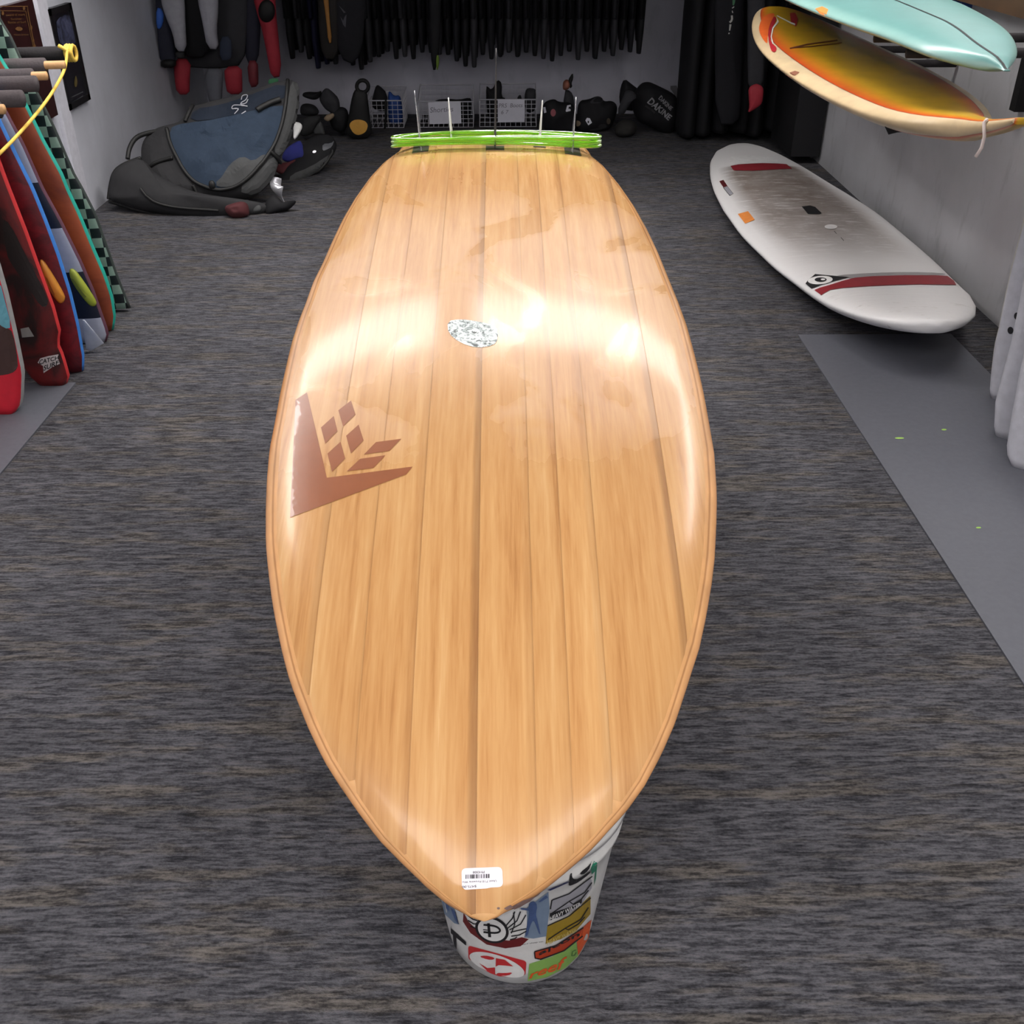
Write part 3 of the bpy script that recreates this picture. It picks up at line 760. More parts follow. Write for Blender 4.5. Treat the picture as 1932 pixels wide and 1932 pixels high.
sup, _ = axis_board('board_body', A2, B2, lt, rt_, zf, .05, .062, [mat_sup()], wsb)
hs = bvh_hit(bvh_of(sup))
zs = lambda p: Z((1480, 480), 5.084, p); zt = lambda p: Z((1340, 270), 7.43, p)
DRED = M('dark_red_print', (140, 42, 50), .45); GRP = M('grey_print', (150, 148, 150), .45)
decal('stripe', chaikin(zs([(480, 205), (850, 180), (1200, 172), (1500, 180), (1560, 195), (1450, 205), (1100, 208), (800, 218), (640, 240), (560, 215)]), 1), hs, GRP, wsb, off=.002, label='grey edge of the nose stripe')
decal('stripe', zs([(290, 345), (340, 325), (430, 300), (560, 258), (680, 228), (850, 214), (1150, 205), (1450, 206), (1560, 212), (1620, 255), (1645, 298), (1300, 292), (1050, 298), (800, 310), (560, 326), (440, 345), (390, 372), (355, 396)]), hs, DRED, wsb, off=.0028, label='dark red nose stripe')
eye = decal('emblem', zs([(205, 285), (230, 250), (295, 195), (400, 205), (620, 225), (480, 260), (350, 300), (262, 335)]), hs, INK, wsb, off=.0034, label='black and white round eye emblem')
decal('eye_white', ell(*zs([(345, 255)])[0], 118 / 5.08, 40 / 5.08, 28, -4), hs, WHITE, eye, off=.0042)
decal('eye_pupil', ell(*zs([(348, 253)])[0], 57 / 5.08, 22 / 5.08, 24), hs, INK, eye, off=.005)
decal('eye_glint', ell(*zs([(370, 252)])[0], 22 / 5.08, 8 / 5.08, 16), hs, WHITE, eye, off=.0058)
decal('stripe', zt([(285, 325), (400, 305), (600, 293), (740, 288), (900, 292), (1070, 300), (1145, 362), (900, 375), (600, 392), (330, 388)]), hs, DRED, wsb, off=.0026, label='dark red tail stripe')
decal('pad_panel', zt([(300, 190), (480, 180), (700, 185), (880, 205), (1000, 290), (740, 283), (600, 288), (400, 300), (275, 318), (270, 225)]), hs, M('clean_white', (226, 226, 226), .5), wsb, off=.0022, label='clean white tail panel')
decal('carry_slot', zt([(1280, 895), (1400, 880), (1470, 900), (1560, 985), (1540, 1000), (1370, 1000)]), hs, INK, wsb, off=.0026, label='black carry slot')
decal('sticker', zt([(388, 1000), (530, 960), (625, 1080), (490, 1135)]), hs, M('orange_paper', (224, 138, 66), .6), wsb, off=.0026, label='orange square sticker')
decal('plug', ell(*zt([(1690, 1182)])[0], 90 / 7.43, 32 / 7.43, 20), hs, M('white_plug', (240, 240, 240), .3), wsb, off=.004, label='white round plug')
decal('side_print', [zt([(128, 540), (185, 520), (245, 610), (185, 625)])], hs, M('maroon_label', (84, 26, 30), .5), wsb, off=.0026)
decal('side_print', [zt([(185, 630), (240, 612), (320, 715), (275, 740)]), ], hs, LGREY, wsb, off=.0026)
decal('side_print', [stroke(zt([(185, 630), (275, 742)]), .9), stroke(zt([(240, 612), (325, 718)]), .6), stroke(zt([(1735, 1240), (1770, 1278)]), 1), stroke(zt([(1830, 1330), (1872, 1378)]), 1)], hs, INK, wsb, off=.003)

# yellow sunburst longboard on the lower rack arms
def zy(y): return .934 + .126 * min(1.1, max(0, (3.5 - y) / .73)) ** 2 + .05 * max(0, (y - 4.6) / 1.3) ** 2
YL = [(1915, 230, 1.06), (1870, 241, 1.0), (1794, 250, .965), (1694, 243, .945), (1580, 209, .934), (1494, 160, .934), (1431, 106, .934), (1414, 66, .945), (1428, 31, .962), (1480, 19, .98)]
PY = [at_z(x, y, z - .02) for x, y, z in YL]
Ay, By = Vector((PY[0].x + .01, PY[0].y - .02, 0)), Vector((1.44, 5.95, 0))
yl = along(Ay, By, PY); Lb = (By - Ay).length
hwy = [(0, .028)] + sorted([(s, -r) for s, r in yl if r < -.01 and .02 < s < Lb - .1]) + [(Lb - .03, .10), (Lb, .01)]
ybd = thing('surfboard', ((Ay.x + By.x) / 2, (Ay.y + By.y) / 2, .9), 'yellow surfboard with orange-red fade and cream rails on the lower right rack arms', 'surfboard')
ymat = mat_ramp_u('sunburst_deck', [(.0, lin(196, 156, 36)), (.42, lin(206, 160, 36)), (.62, lin(212, 128, 34)), (.74, lin(206, 84, 34)), (.765, lin(196, 66, 32)), (.772, lin(60, 40, 30)), (.782, lin(214, 192, 156)), (1.0, lin(206, 182, 144))], .3, .25, 8)
def smooth(a):
    L0 = chaikin(a, 2, False); return [L0[0]] + sorted(L0[1:-1]) + [L0[-1]]
hwy = smooth(hwy)
yb, yst = axis_board('board_body', Ay, By, hwy, hwy, zy, .035, .045, [ymat], ybd)
hy = bvh_hit(bvh_of(yb)); zz7 = lambda p: Z((1380, 0), 3.5, p)
z6 = lambda p: Z((1350, 0), 8.78, p)
decal('stripe', chaikin(z6([(860, 240), (960, 220), (985, 260), (890, 420), (860, 640), (860, 740), (780, 650), (720, 520), (725, 420), (780, 300)]), 1), hy, M('orange_stripe', (214, 96, 40), .35), ybd, off=.002, label='orange nose stripe')
decal('stripe', chaikin(z6([(955, 290), (990, 280), (1010, 330), (930, 480), (900, 620), (930, 720), (1020, 800), (990, 880), (920, 850), (870, 640), (880, 480)]), 1), hy, M('crimson_stripe', (170, 36, 48), .35), ybd, off=.0024, label='crimson nose stripe')
decal('stripe', [z6([(1000, 280), (1050, 370), (960, 480), (930, 620), (960, 730), (945, 740), (915, 620), (940, 470), (1020, 360)]), z6([(1010, 275), (1250, 405), (1317, 430), (1317, 400), (1255, 380), (1020, 262)])], hy, CREAM, ybd, off=.0028, label='white nose pinstripe')
decal('stripe', zz7([(385, 90), (420, 85), (440, 130), (425, 180), (395, 160)]), hy, M('crimson_stripe', (170, 36, 48), .35), ybd, off=.0024)
decal('chip', zz7([(360, 492), (420, 470), (450, 480), (400, 518)]), hy, M('brown_ding', (120, 74, 54), .6), ybd, off=.002, label='brown ding on the rail')
decal('scratch', [stroke(zz7([(385, 322), (500, 295), (700, 268)]), 2.2), stroke(zz7([(410, 318), (520, 310), (730, 285)]), 1.4)], hy, M('dark_red_scratch', (92, 40, 26), .5), ybd, off=.002)
puff('fin', [(1668, 236), (1722, 240), (1716, 248), (1692, 250), (1676, 254)], plane_hit((1.3, 3.42, 0), (0, -1, 0)), .008, RUBBER, ybd, smooth_it=0, wrinkle=0, label='black fin tip under the tail')
tie = [hy(*p) for p in zz7([(1695, 800), (1688, 808), (1680, 816)])]
Pt = [q + nn * .006 for q, nn in tie] + [tie[-1][0] + Vector((-.005, -.02, -.03)), tie[-1][0] + Vector((-.006, -.022, -.06)), tie[-1][0] + Vector((-.016, -.02, -.085))]
mk('tie', *tube(Pt, .005, 6), M('white_cord', (196, 182, 176), .7), ybd, label='knotted white cord at the tail')
# mint longboard, bottom up, above it
def zm(y): return 1.145 - .062 * max(0, (3.75 - y) / .6) ** 2 - .03 * max(0, (y - 5.0) / 1.0) ** 2
ML = [(1877, 140.5), (1851, 138.5), (1809, 130), (1751, 116), (1709, 100), (1643, 74), (1580, 51), (1517, 26), (1463, 0)]
MR = [(1900, 131), (1914, 117), (1920, 103), (1917, 86), (1906, 69), (1883, 49), (1849, 29), (1820, 14)]
Am = Vector((1.41, 3.10, 0)); Bm = Vector((1.57, 5.95, 0))
PL = [ray_surf(x, y, lambda q: zm(q) - .02) for x, y in ML]; PR = [ray_surf(x, y, zm) for x, y in MR]
Am.y = min(p.y for p in PL + PR) - .012; Am.x = PL[0].x + .02
ml = sorted([(s, -r) for s, r in along(Am, Bm, PL) if s > .012 and r < 0]); mr = sorted([(s, r) for s, r in along(Am, Bm, PR) if s > .012 and r > 0])
Lm = (Bm - Am).length
def tail(a):
    s0, h0 = a[-1]
    return [(0, .01)] + a + [(s0 + (Lm - s0) * k / 10, max(.006, h0 * (1 - (k / 10) ** 2.4) ** .6)) for k in range(1, 11)]
mint = thing('surfboard', (Am.x, (Am.y + Bm.y) / 2, 1.1), 'mint green surfboard with a black centre stringer on the upper right rack arms', 'surfboard')
mm = mat_ramp_u('mint_resin', [(0, lin(116, 158, 155)), (.8, lin(112, 160, 157)), (1, lin(146, 186, 180))], .28, .14, 6)
mb, mst = axis_board('board_body', Am, Bm, smooth(tail(ml)), smooth(tail(mr)), zm, .04, .03, [mm], mint)
V, Fc = [], []
for s in mst[1:-1]:
    p = s['o'] + s['t'] * (s['tt'] + .0012); off = s['w'] * .004
    V += [p - off, p + off]
for i in range(len(mst) - 3): Fc.append((2 * i, 2 * i + 1, 2 * i + 3, 2 * i + 2))
mk('stringer', V, Fc, INK, mint, label='black centre stringer')
hm = bvh_hit(bvh_of(mb))
decal('tape', zz7([(555, 60), (600, 45), (640, 65), (618, 130), (545, 100)]), hm, M('orange_tape', (224, 130, 64), .5), mint, off=.002, label='orange tape tag')
# rack arms and post on the right wall
def arm(y, z, x0, label_parent, zrise=.0):
    g = tube([(XR - .01, y, z - .022), (x0, y, z - .022 + zrise)], .016, 10); mk('arm', *g, DARKFOAM, label_parent)
rk = thing('board_rack', (XR, 4.2, .7), 'black wall rack with padded arms carrying the yellow and mint boards', 'rack')
for y in (4.95, 5.3): arm(y, zy(y) - .045, 1.3, rk)
for y in (3.62, 3.96, 5.2): arm(y, zm(y) - .022, 1.33, rk)
ptop = at_x(1914, 88, XR - .02)
for y in (3.62, 3.96, 4.25): mk('post', *bbox((XR - .04, y - .025, .80), (XR - .001, y + .025, 1.10)), RUBBER, rk, smooth=False)
# wooden ledge, blue pouch and grey upright on the right wall
mk('wall_shelf', *bbox((1.955, .8, 1.135), (XR, 6.0, 1.30)), M('brown_shelf_wood', (70, 50, 32), .6, vary=.25, scale=8), label='brown wooden shelf along the right wall above the mint board', cat='shelf', smooth=False)
bl = at_x(1795, 8, XR - .03)
mk('pouch', *bbox((XR - .05, bl.y - .16, bl.z - .03), (XR - .001, bl.y + .18, 1.23)), M('blue_pouch_cloth', (36, 66, 130), .7), label='blue pouch hanging on the right wall above the mint board', cat='pouch', smooth=False)
q0, q1 = at_x(1548, 205, XR), at_x(1531, 292, XR)
slab('trim_1', (XR - .02, q1.y - .05, q1.z - .02), (XR, q1.y + .05, 1.5), M('grey_upright', (112, 112, 114), .7))

# ------------------------------------------------------------------ boards standing on their tails in the side racks
def stand_board(label, cat, base, wdir, rail, side, hwref, lean, top, mats, thick=.06, label_root='foam_board', name='board_body', group=None, nose=.55, tt=None, under=None):
    """rail: picture pixels of the visible edge (side=+1 right edge, -1 left edge) on the upright plane through base;
    the other edge mirrors it about a leaning axis"""
    base = Vector(base); wd = Vector(wdir).normalized(); nrm = Vector((wd.y, -wd.x, 0))
    if nrm.y > 0: nrm = -nrm           # faces the viewer
    hp = plane_hit(base, nrm); pts = []
    for p in rail:
        q, _ = hp(*p); pts.append((q.z, (q - base).dot(wd)))
    pts.sort(); h0 = pts[0][0]; zb = max(.004, h0)
    href = pts[-1][0]; ref = pts[-1][1]
    ax = lambda h: (ref - side * hwref) + lean * (h - href)
    st = []
    hs_ = [zb + (top - zb) * (i / 46) for i in range(47)]
    for h in hs_:
        if h <= href: hw = side * (interp(h, pts) - ax(h))
        else:
            k = (h - href) / (top - href); hw = hwref * (1 + .12 * math.sin(min(1, k * 1.6) * math.pi)) * (1 - max(0, (k - nose) / (1 - nose)) ** 2.2) ** .5 if k < 1 else .01
        hw = max(hw, .012)
        o = base + wd * ax(h); o.z = h
        st.append(dict(o=o + nrm * (thick * .5), w=wd, t=nrm, hw=hw, tt=thick * .5, tb=thick * .5, v=(h - zb) / (top - zb), sh=h, sx=ax(h)))
    root = thing(label_root, (base + wd * ax(zb)).to_tuple()[:2] + (0,), label, cat, group)
    o = loft(name, st, mats, root, N=36, pt=6.0)
    return root, o, bvh_hit(bvh_of(o))
RAIL[0] = .95
zA = lambda p: Z((0, 0), 3.864, p); zB = lambda p: Z((0, 350), 3.513, p); zC = lambda p: Z((0, 400), 4.829, p)
def foot(px, py): q = at_z(px, py, 0); return (q.x, q.y, 0)
LX = (1, 0, 0)
g = 'foam boards standing in the left rack'
chk = mat_checker('black_and_sage_checks', (14, 22, 28), (150, 172, 160), .040, .5)
r1, o1, h1 = stand_board('foam board in black and pale green checks, farthest in the left rack', 'foam board', foot(243, 584), LX, [(250, 578), (245, 566), (225, 515), (205, 458), (185, 401), (159, 350), (145, 326), (109, 241), (85, 191), (49, 119), (26, 67), (5, 34)], 1, .17, -.19, 1.38, [chk, M('dark_green_foam', (52, 60, 58), .7)], .035)
r2, o2, h2 = stand_board('foam board with teal rail and brown face beside the checked board', 'foam board', foot(220, 618), LX, [(219, 617), (223, 592), (218, 555), (205, 515), (182, 461), (159, 404), (134, 350), (125, 326), (90, 262), (55, 190), (30, 140), (5, 100)], 1, .17, -.20, 1.38, [mat_blotch('brown_foam_face', [(.3, lin(120, 56, 40)), (.6, lin(168, 84, 48))], (3, 3, 3)), M('teal_foam', (34, 168, 150), .6)], .055)
nav = lin(14, 20, 42); whi = lin(176, 180, 196)
q = lambda y_: at_y(150, y_, foot(208, 640)[1]).z
bands = mat_bands('navy_white_bands', [(0, whi), (q(595) / 1.6, nav), (q(508) / 1.6, whi), (q(425) / 1.6, nav), (q(340) / 1.6, whi), (.62, nav)], 1 / 1.6)
r3, o3, h3 = stand_board('foam board in wide white and navy bands with a purple rail and a green keel', 'foam board', foot(205, 640), LX, [(205, 641), (210, 623), (199, 592), (182, 543), (159, 489), (120, 410), (87, 350), (52, 270), (10, 190)], 1, .17, -.20, 1.38, [bands, M('purple_foam', (98, 58, 74), .6)], .05)
keel = M('yellow_green_keel', (150, 160, 52), .5); keel2 = M('amber_keel', (206, 138, 50), .5)
def keelobj(name, pts, hit, mat, root, label): 
    hh = lambda px, py: (hit(px, py)[0] , hit(px, py)[1])
    return puff(name, pts, hh, .022, mat, root, back=.004, smooth_it=2, wrinkle=0, label=label)
keelobj('keel', zB([(455, 560), (480, 545), (520, 580), (640, 760), (640, 795), (610, 805), (570, 770), (470, 630)]), h3, keel, r3, 'yellow-green soft keel')
decal('keel_slot', zB([(478, 600), (495, 610), (575, 725), (565, 735)]), h3, M('olive_slot', (110, 118, 40), .6), r3, off=.024)
fp = foot(175, 660)
puff('fin', zB([(545, 890), (560, 890), (690, 1045), (640, 1075), (600, 1100), (570, 1080)]), plane_hit((fp[0], fp[1] - .02, 0), (0, -1, 0)), .006, M('pale_grey_fin', (176, 180, 190), .4), r3, smooth_it=0, wrinkle=0, label='pale grey fin')
r4, o4, h4 = stand_board('foam board with blue rail, dark red face and amber keel', 'foam board', foot(162, 694), LX, [(163, 692), (164, 666), (154, 606), (139, 543), (117, 472), (94, 410), (70, 350), (26, 261), (5, 217)], 1, .17, -.17, 1.38, [mat_blotch('dark_red_face', [(.35, lin(70, 12, 24)), (.65, lin(116, 20, 34))], (14, 14, 14)), M('blue_foam', (60, 130, 214), .6)], .055)
keelobj('keel', zB([(262, 500), (275, 485), (310, 520), (430, 720), (432, 760), (410, 785), (380, 770), (300, 640)]), h4, keel2, r4, 'amber soft keel')
decal('keel_slot', zB([(310, 585), (325, 600), (375, 710), (360, 712)]), h4, M('brown_slot', (140, 88, 34), .6), r4, off=.024)
r5, o5, h5 = stand_board('foam board with bright red rail, dark red and black face and a notched tail', 'foam board', foot(131, 719), LX, [(132, 717), (136, 703), (125, 663), (115, 641), (121, 622), (108, 572), (85, 509), (57, 430), (26, 350), (4, 290)], 1, .19, -.22, 1.36, [mat_blotch('red_black_face', [(.40, lin(34, 12, 12)), (.5, lin(92, 16, 18)), (.7, lin(124, 20, 22))], (5, 5, 3)), M('red_foam', (206, 52, 54), .6)], .055)
decal('tab', zC([(190, 1060), (265, 1045), (315, 1130), (205, 1140)]), h5, M('grey_tab', (150, 146, 144), .6), r5, off=.004, label='grey tab')
dk = M('black_face_print', (28, 16, 16), .6)
decal('dark_print', chaikin(zC([(20, 60), (90, 100), (250, 420), (440, 790), (430, 860), (370, 860), (270, 700), (110, 480), (60, 380)]), 1), h5, dk, r5, off=.002)
stk = decal('sticker', zC([(345, 1370), (370, 1330), (440, 1310), (530, 1295), (535, 1350), (545, 1380), (480, 1410), (400, 1465), (395, 1400)]), h5, M('white_sticker', (196, 186, 188), .5), r5, off=.003, label='white lettered sticker')
lettering('word', 'CATCH', zC([(358, 1388), (535, 1340), (530, 1304), (365, 1342)]), h5, INK, stk, off=.005, bold=.02)
lettering('word', 'SURF', zC([(400, 1445), (535, 1385), (535, 1345), (405, 1395)]), h5, INK, stk, off=.005, bold=.02)
r6, o6, h6 = stand_board('foam board with grey rail, teal and bright red face, nearest in the left rack', 'foam board', foot(40, 768), LX, [(28, 771), (43, 765), (51, 748), (54, 691), (40, 620), (23, 543), (0, 461)], 1, .21, -.17, 1.3, [M('bright_red_face', (196, 26, 46), .55), M('pale_grey_foam', (156, 156, 156), .7)], .07)
decal('dark_panel', chaikin(zC([(-60, 1000), (60, 1050), (115, 1090), (165, 1380), (140, 1450), (60, 1480), (-60, 1490)]), 1), h6, M('dark_brown_face', (62, 40, 36), .6), r6, off=.003)
decal('teal_panel', chaikin(zC([(-60, 700), (0, 640), (30, 760), (105, 1050), (40, 1060), (-60, 960)]), 1), h6, M('pale_teal_face', (96, 156, 172), .6), r6, off=.004)
# rack of padded pegs above them
lrk = thing('board_rack', (XL, 3.8, .98), 'wall rack of foam-sleeved wooden pegs over the left boards', 'rack')
mk('back_rail', *bbox((XL, 2.9, .93), (XL + .03, 4.6, 1.03)), DOWEL, lrk, smooth=False)
for (tx, ty, foam, slv) in ((134, 100, DARKFOAM, 0), (122, 122, FOAM, 36), (88, 143, FOAM, 26), (66, 158, FOAM, 0), (40, 186, FOAM, 0), (8, 206, FOAM, 8)):
    tip = at_z(tx, ty, 1.0); a = Vector((XL + .02, tip.y, .985)); d = (tip - a).normalized()
    dep = (tip - CAM).dot(R3 @ Vector((0, 0, -1))); sl = slv * dep / F
    pg = mk('peg', *tube([a, tip], .0145, 10), DOWEL, lrk)
    mk('foam_sleeve', *tube([a + d * .01, tip - d * (sl + .001 if slv else -.004)], .026, 12), foam, pg)
tip = at_z(134, 100, 1.0)
YEL = M('yellow_rope_fibre', (236, 196, 84), .7, bump=.4, scale=300)
rp = [tip + Vector((0, -.028, .02))] + [at_y(x, y, yy) for x, y, yy in ((124, 128, tip.y - .08), (108, 160, tip.y - .25), (85, 195, tip.y - .45), (52, 235, tip.y - .7), (10, 280, tip.y - .95), (-40, 325, tip.y - 1.2))]
rope = thing('rope', tip, 'yellow rope knotted to the end of the black padded peg', 'rope')
rps = chaikin([tuple(p) for p in rp], 2, False)
mk('cord', *tube(rps, .0058, 7), YEL, rope)
kn = []
for k in range(3): kn.append(tube([tip + Vector((-.012 + .011 * k, .027 * math.cos(q_), .027 * math.sin(q_))) for q_ in [2 * math.pi * i / 14 for i in range(14)]], .0075, 6, True))
kn.append(tube([tip + Vector((.01, -.03, .0)), tip + Vector((-.01, -.035, .02)), tip + Vector((-.03, -.03, .03))], .008, 6))
mk('knot', *join(kn), YEL, rope)

# white boards standing against the right wall
w45 = Vector((math.cos(math.radians(38)), -math.sin(math.radians(38)), 0))
CRM = M('cream_board_rail', (186, 184, 174), .4); PALE = M('pale_grey_board', (190, 190, 198), .4); OFFW = M('off_white_face', (132, 130, 128), .45)
a1, b1, k1 = stand_board('off-white surfboard with two black plugs, farthest of the upright boards on the right', 'surfboard', foot(1884, 745), w45, [(1876, 743), (1872, 735), (1875, 697), (1881, 645), (1890, 608), (1899, 562), (1912.5, 500), (1932, 425)], -1, .16, .12, 1.3, [PALE, CRM], .06, 'surfboard')
for p in ((1907, 623), (1919, 596)): decal('plug', ell(p[0], p[1], 5.5, 7, 14), k1, INK, a1, off=.003, label='black fin plug')
a2, b2, k2 = stand_board('white surfboard with a wavy rail, middle of the upright boards on the right', 'surfboard', foot(1892, 815), w45, [(1886, 813), (1881, 806), (1883.5, 748), (1900, 686), (1912.5, 641), (1929, 562), (1940, 500)], -1, .17, .16, 1.25, [PALE, PALE], .06, 'surfboard')
a3, b3, k3 = stand_board('white surfboard with a rounded tail, nearest of the upright boards on the right', 'surfboard', foot(1925, 869), w45, [(1924, 868), (1917, 866), (1908, 856), (1906, 831), (1914.6, 777), (1929, 699), (1945, 620)], -1, .17, .16, 1.25, [PALE, PALE], .07, 'surfboard')
RAIL[0] = .93

# ------------------------------------------------------------------ left wall: plaque, poster, trim
def wall_panel(q, x, th):
    P = [at_x(px, py, x) for px, py in q]; return P
hL = plane_hit((XL + .032, 0, 0), (1, 0, 0)); zP = lambda p: Z((0, 0), 8.4, p)
def slab_on_wall(name, quad, x0, x1, mat, parent, **kw):
    P = [at_x(px, py, x1) for px, py in quad]; Vv = [Vector((x0, p.y, p.z)) for p in P] + P
    return mk(name, Vv, [(0, 1, 2, 3), (7, 6, 5, 4)] + [(i, (i + 1) % 4, 4 + (i + 1) % 4, 4 + i) for i in range(4)], mat, parent, smooth=False, **kw)
c1, c2 = at_x(62, 2, XL + .03), at_x(107, 218, XL + .03)
pl = thing('wall_plaque', (XL, c1.y - .3, c2.z), 'dark wooden award plaque with gold lettering on the left wall', 'plaque')
MAH = M('dark_mahogany', (44, 20, 20), .35, vary=.3, scale=20); GLD = M('dull_gold', (128, 92, 56), .4, .3)
yp1 = max(c1.y, c2.y); yp0 = yp1 - .55; zp0 = c2.z; zp1 = c1.z + .01
mk('plaque_board', *bbox((XL + .001, yp0, zp0), (XL + .03, yp1, zp1)), MAH, pl, smooth=False)
decal('brass_border', [stroke(zP([(0, 100), (430, 100), (440, 200), (545, 760)]), 1.6), stroke(zP([(0, 170), (400, 175), (520, 740), (300, 760)]), 1.2)], hL, GLD, pl, off=.002)
decal('brass_corner', [ell(*zP([(p)])[0], rx, ry, 10) for p, rx, ry in (((370, 130), 2.4, 3.4), ((35, 210), 2.2, 4), ((485, 440), 2.2, 4.5), ((520, 640), 1.8, 3), ((540, 730), 2.4, 3))], hL, GLD, pl, off=.003)
decal('brass_lozenge', chaikin(zP([(215, 460), (285, 415), (365, 455), (300, 500)]), 1), hL, GLD, pl, off=.003)
for s, yy, x0, x1, hgt in (('award of merit', 255, 85, 390, 40), ('Summer', 318, 165, 340, 32), ('Battle of Surf', 372, 120, 405, 34), ('Masters Division', 565, 215, 440, 26)):
    lettering('plaque_text', s, zP([(x0, yy), (x1, yy - 6), (x1 - 5, yy - 6 - hgt), (x0 - 5, yy - hgt)]), hL, GLD, pl, off=.003)
pf1 = [(93, 20), (135, 2), (170, 185), (133, 212)]
Pp = [at_x(px, py, XL + .03) for px, py in pf1]; ya = sum(p.y for p in (Pp[0], Pp[3])) / 2; yb_ = sum(p.y for p in (Pp[1], Pp[2])) / 2; za = (Pp[2].z + Pp[3].z) / 2; zb_ = (Pp[0].z + Pp[1].z) / 2
pq = thing('wall_picture', (XL, (ya + yb_) / 2, za), 'tall black framed poster on the left wall beyond the pegs', 'picture')
mk('picture_frame', *join([bbox((XL + .001, ya, za), (XL + .03, ya + .03, zb_)), bbox((XL + .001, yb_ - .03, za), (XL + .03, yb_, zb_)), bbox((XL + .001, ya, za), (XL + .03, yb_, za + .03)), bbox((XL + .001, ya, zb_ - .03), (XL + .03, yb_, zb_))]), M('black_frame', (16, 16, 18), .4), pq, smooth=False)
mk('poster', *bbox((XL + .001, ya + .02, za + .02), (XL + .02, yb_ - .02, zb_ - .02)), M('poster_black', (24, 24, 30), .3), pq, smooth=False)
hP = plane_hit((XL + .021, 0, 0), (1, 0, 0))
decal('poster_photo', chaikin(zP([(885, 300), (1085, 210), (1130, 380), (1180, 420), (1205, 640), (1150, 740), (960, 730), (900, 500)]), 1), hP, mat_blotch('dim_blue_photo', [(.35, lin(30, 32, 44)), (.55, lin(66, 70, 96)), (.7, lin(92, 94, 118))], (14, 14, 14)), pq, off=.002)
decal('poster_mark', chaikin(zP([(1195, 1180), (1225, 1290), (1205, 1390), (1170, 1360), (1175, 1270)]), 1), hP, M('dull_brass_mark', (86, 74, 40), .5), pq, off=.002)
decal('poster_mark', [stroke(zP([(1130, 1540), (1310, 1455)]), 2), zP([(1140, 1620), (1310, 1510), (1320, 1570), (1150, 1670)])], hP, M('grey_mark', (70, 70, 74), .5), pq, off=.002)
t0 = at_x(88, 80, XL + .02)
slab('trim_2', (XL, t0.y - .02, 0), (XL + .025, t0.y + .10, H), M('trim_white', (206, 206, 216), .5))

# ================================================================== the bags, back left
zD = lambda p: Z((180, 130), 3.864, p); zE = lambda p: Z((280, 0), 3.864, p); zG = lambda p: Z((540, 130), 7.43, p); zK = lambda p: Z((1020, 120), 6.9, p); zH = lambda p: Z((500, 180), 8.05, p)
def lean(px, py, z0, tilt):
    """plane through the floor/height point under a pixel, leaning back by tilt degrees"""
    p = at_z(px, py, z0); a = math.radians(tilt); return plane_hit(p, (0, -math.cos(a), math.sin(a)))
PIPE = M('black_piping', (16, 16, 17), .6)
bg = thing('board_bag', at_z(400, 405, 0), 'big slate blue and grey padded board bag slumped on the floor, back left', 'bag')
hB = lean(400, 395, 0, 38)
hB2 = lean(400, 395, .02, 38)
body = zD([(330, 660), (340, 560), (400, 475), (530, 430), (640, 395), (690, 285), (860, 252), (1060, 195), (1430, 80), (1480, 110), (1490, 260), (1430, 480), (1340, 660), (1300, 800), (1170, 930), (1000, 960), (700, 985), (500, 950), (390, 850), (350, 760)])
puff('bag_body', body, hB, .13, DKGREY, bg, back=.10, smooth_it=2, wrinkle=.25, seed=3)
BB = bvh_of(bg.children[0]); hb = bvh_hit(BB)
pan = zD([(530, 440), (650, 400), (900, 370), (1360, 250), (1375, 330), (1330, 480), (1270, 600), (1180, 720), (1050, 840), (930, 870), (840, 865), (720, 820), (640, 720), (580, 600)])
def onto(hit, k): return lambda px, py: (hit(px, py)[0] + hit(px, py)[1] * k, hit(px, py)[1])
decal('blue_panel', chaikin(pan, 1), hb, SLATE, bg, off=.006, cell=10)
decal('navy_panel', chaikin(zD([(690, 385), (720, 300), (900, 270), (1080, 215), (1400, 90), (1375, 245), (900, 368)]), 1), hb, NAVY, bg, off=.005, cell=10)
decal('grey_patch', chaikin(zD([(870, 840), (930, 780), (990, 690), (1070, 640), (1150, 680), (1230, 620), (1240, 640), (1180, 720), (1050, 840), (930, 862)]), 1), hb, GREY, bg, off=.009, cell=10)
decal('grey_end_panel', chaikin(zD([(1395, 260), (1425, 90), (1478, 110), (1488, 260), (1430, 480), (1350, 640), (1290, 600), (1350, 450)]), 1), hb, GREY, bg, off=.005, cell=10)
decal('grey_end_panel', chaikin(zD([(1290, 630), (1335, 670), (1290, 800), (1165, 925), (1030, 885), (1180, 760)]), 1), hb, GREY, bg, off=.005, cell=10)
decal('grey_end_panel', chaikin(zD([(345, 650), (350, 570), (400, 480), (515, 450), (560, 600), (620, 720), (720, 850), (740, 970), (500, 930), (395, 830)]), 1), hb, DKGREY, bg, off=.004, cell=10)
for pth in ([(525, 440), (545, 540), (600, 650), (650, 740), (720, 825), (840, 870), (930, 880), (1050, 850), (1180, 730), (1275, 600), (1330, 490), (1375, 330), (1400, 90)], [(1270, 600), (1330, 660), (1340, 690)], [(570, 650), (450, 680), (380, 730), (360, 780), (320, 840)], [(715, 850), (740, 900), (770, 970)], [(660, 390), (690, 320), (715, 275)]):
    piping('piping', zD(pth), hb, .011, PIPE, bg, off=.008)
piping('carry_strap', zD([(235, 655), (245, 580), (290, 500), (380, 465), (525, 445)]), hB2, .014, PIPE, bg)
piping('grab_handle', zD([(1175, 305), (1230, 270), (1350, 225)]), hb, .016, PIPE, bg, off=.012)
puff('toggle', zD([(830, 815), (870, 812), (880, 870), (835, 880)]), onto(hb, .012), .014, PIPE, bg, wrinkle=0)
puff('toggle', zD([(300, 800), (350, 780), (345, 830), (310, 855)]), onto(hb, .012), .014, PIPE, bg, wrinkle=0)
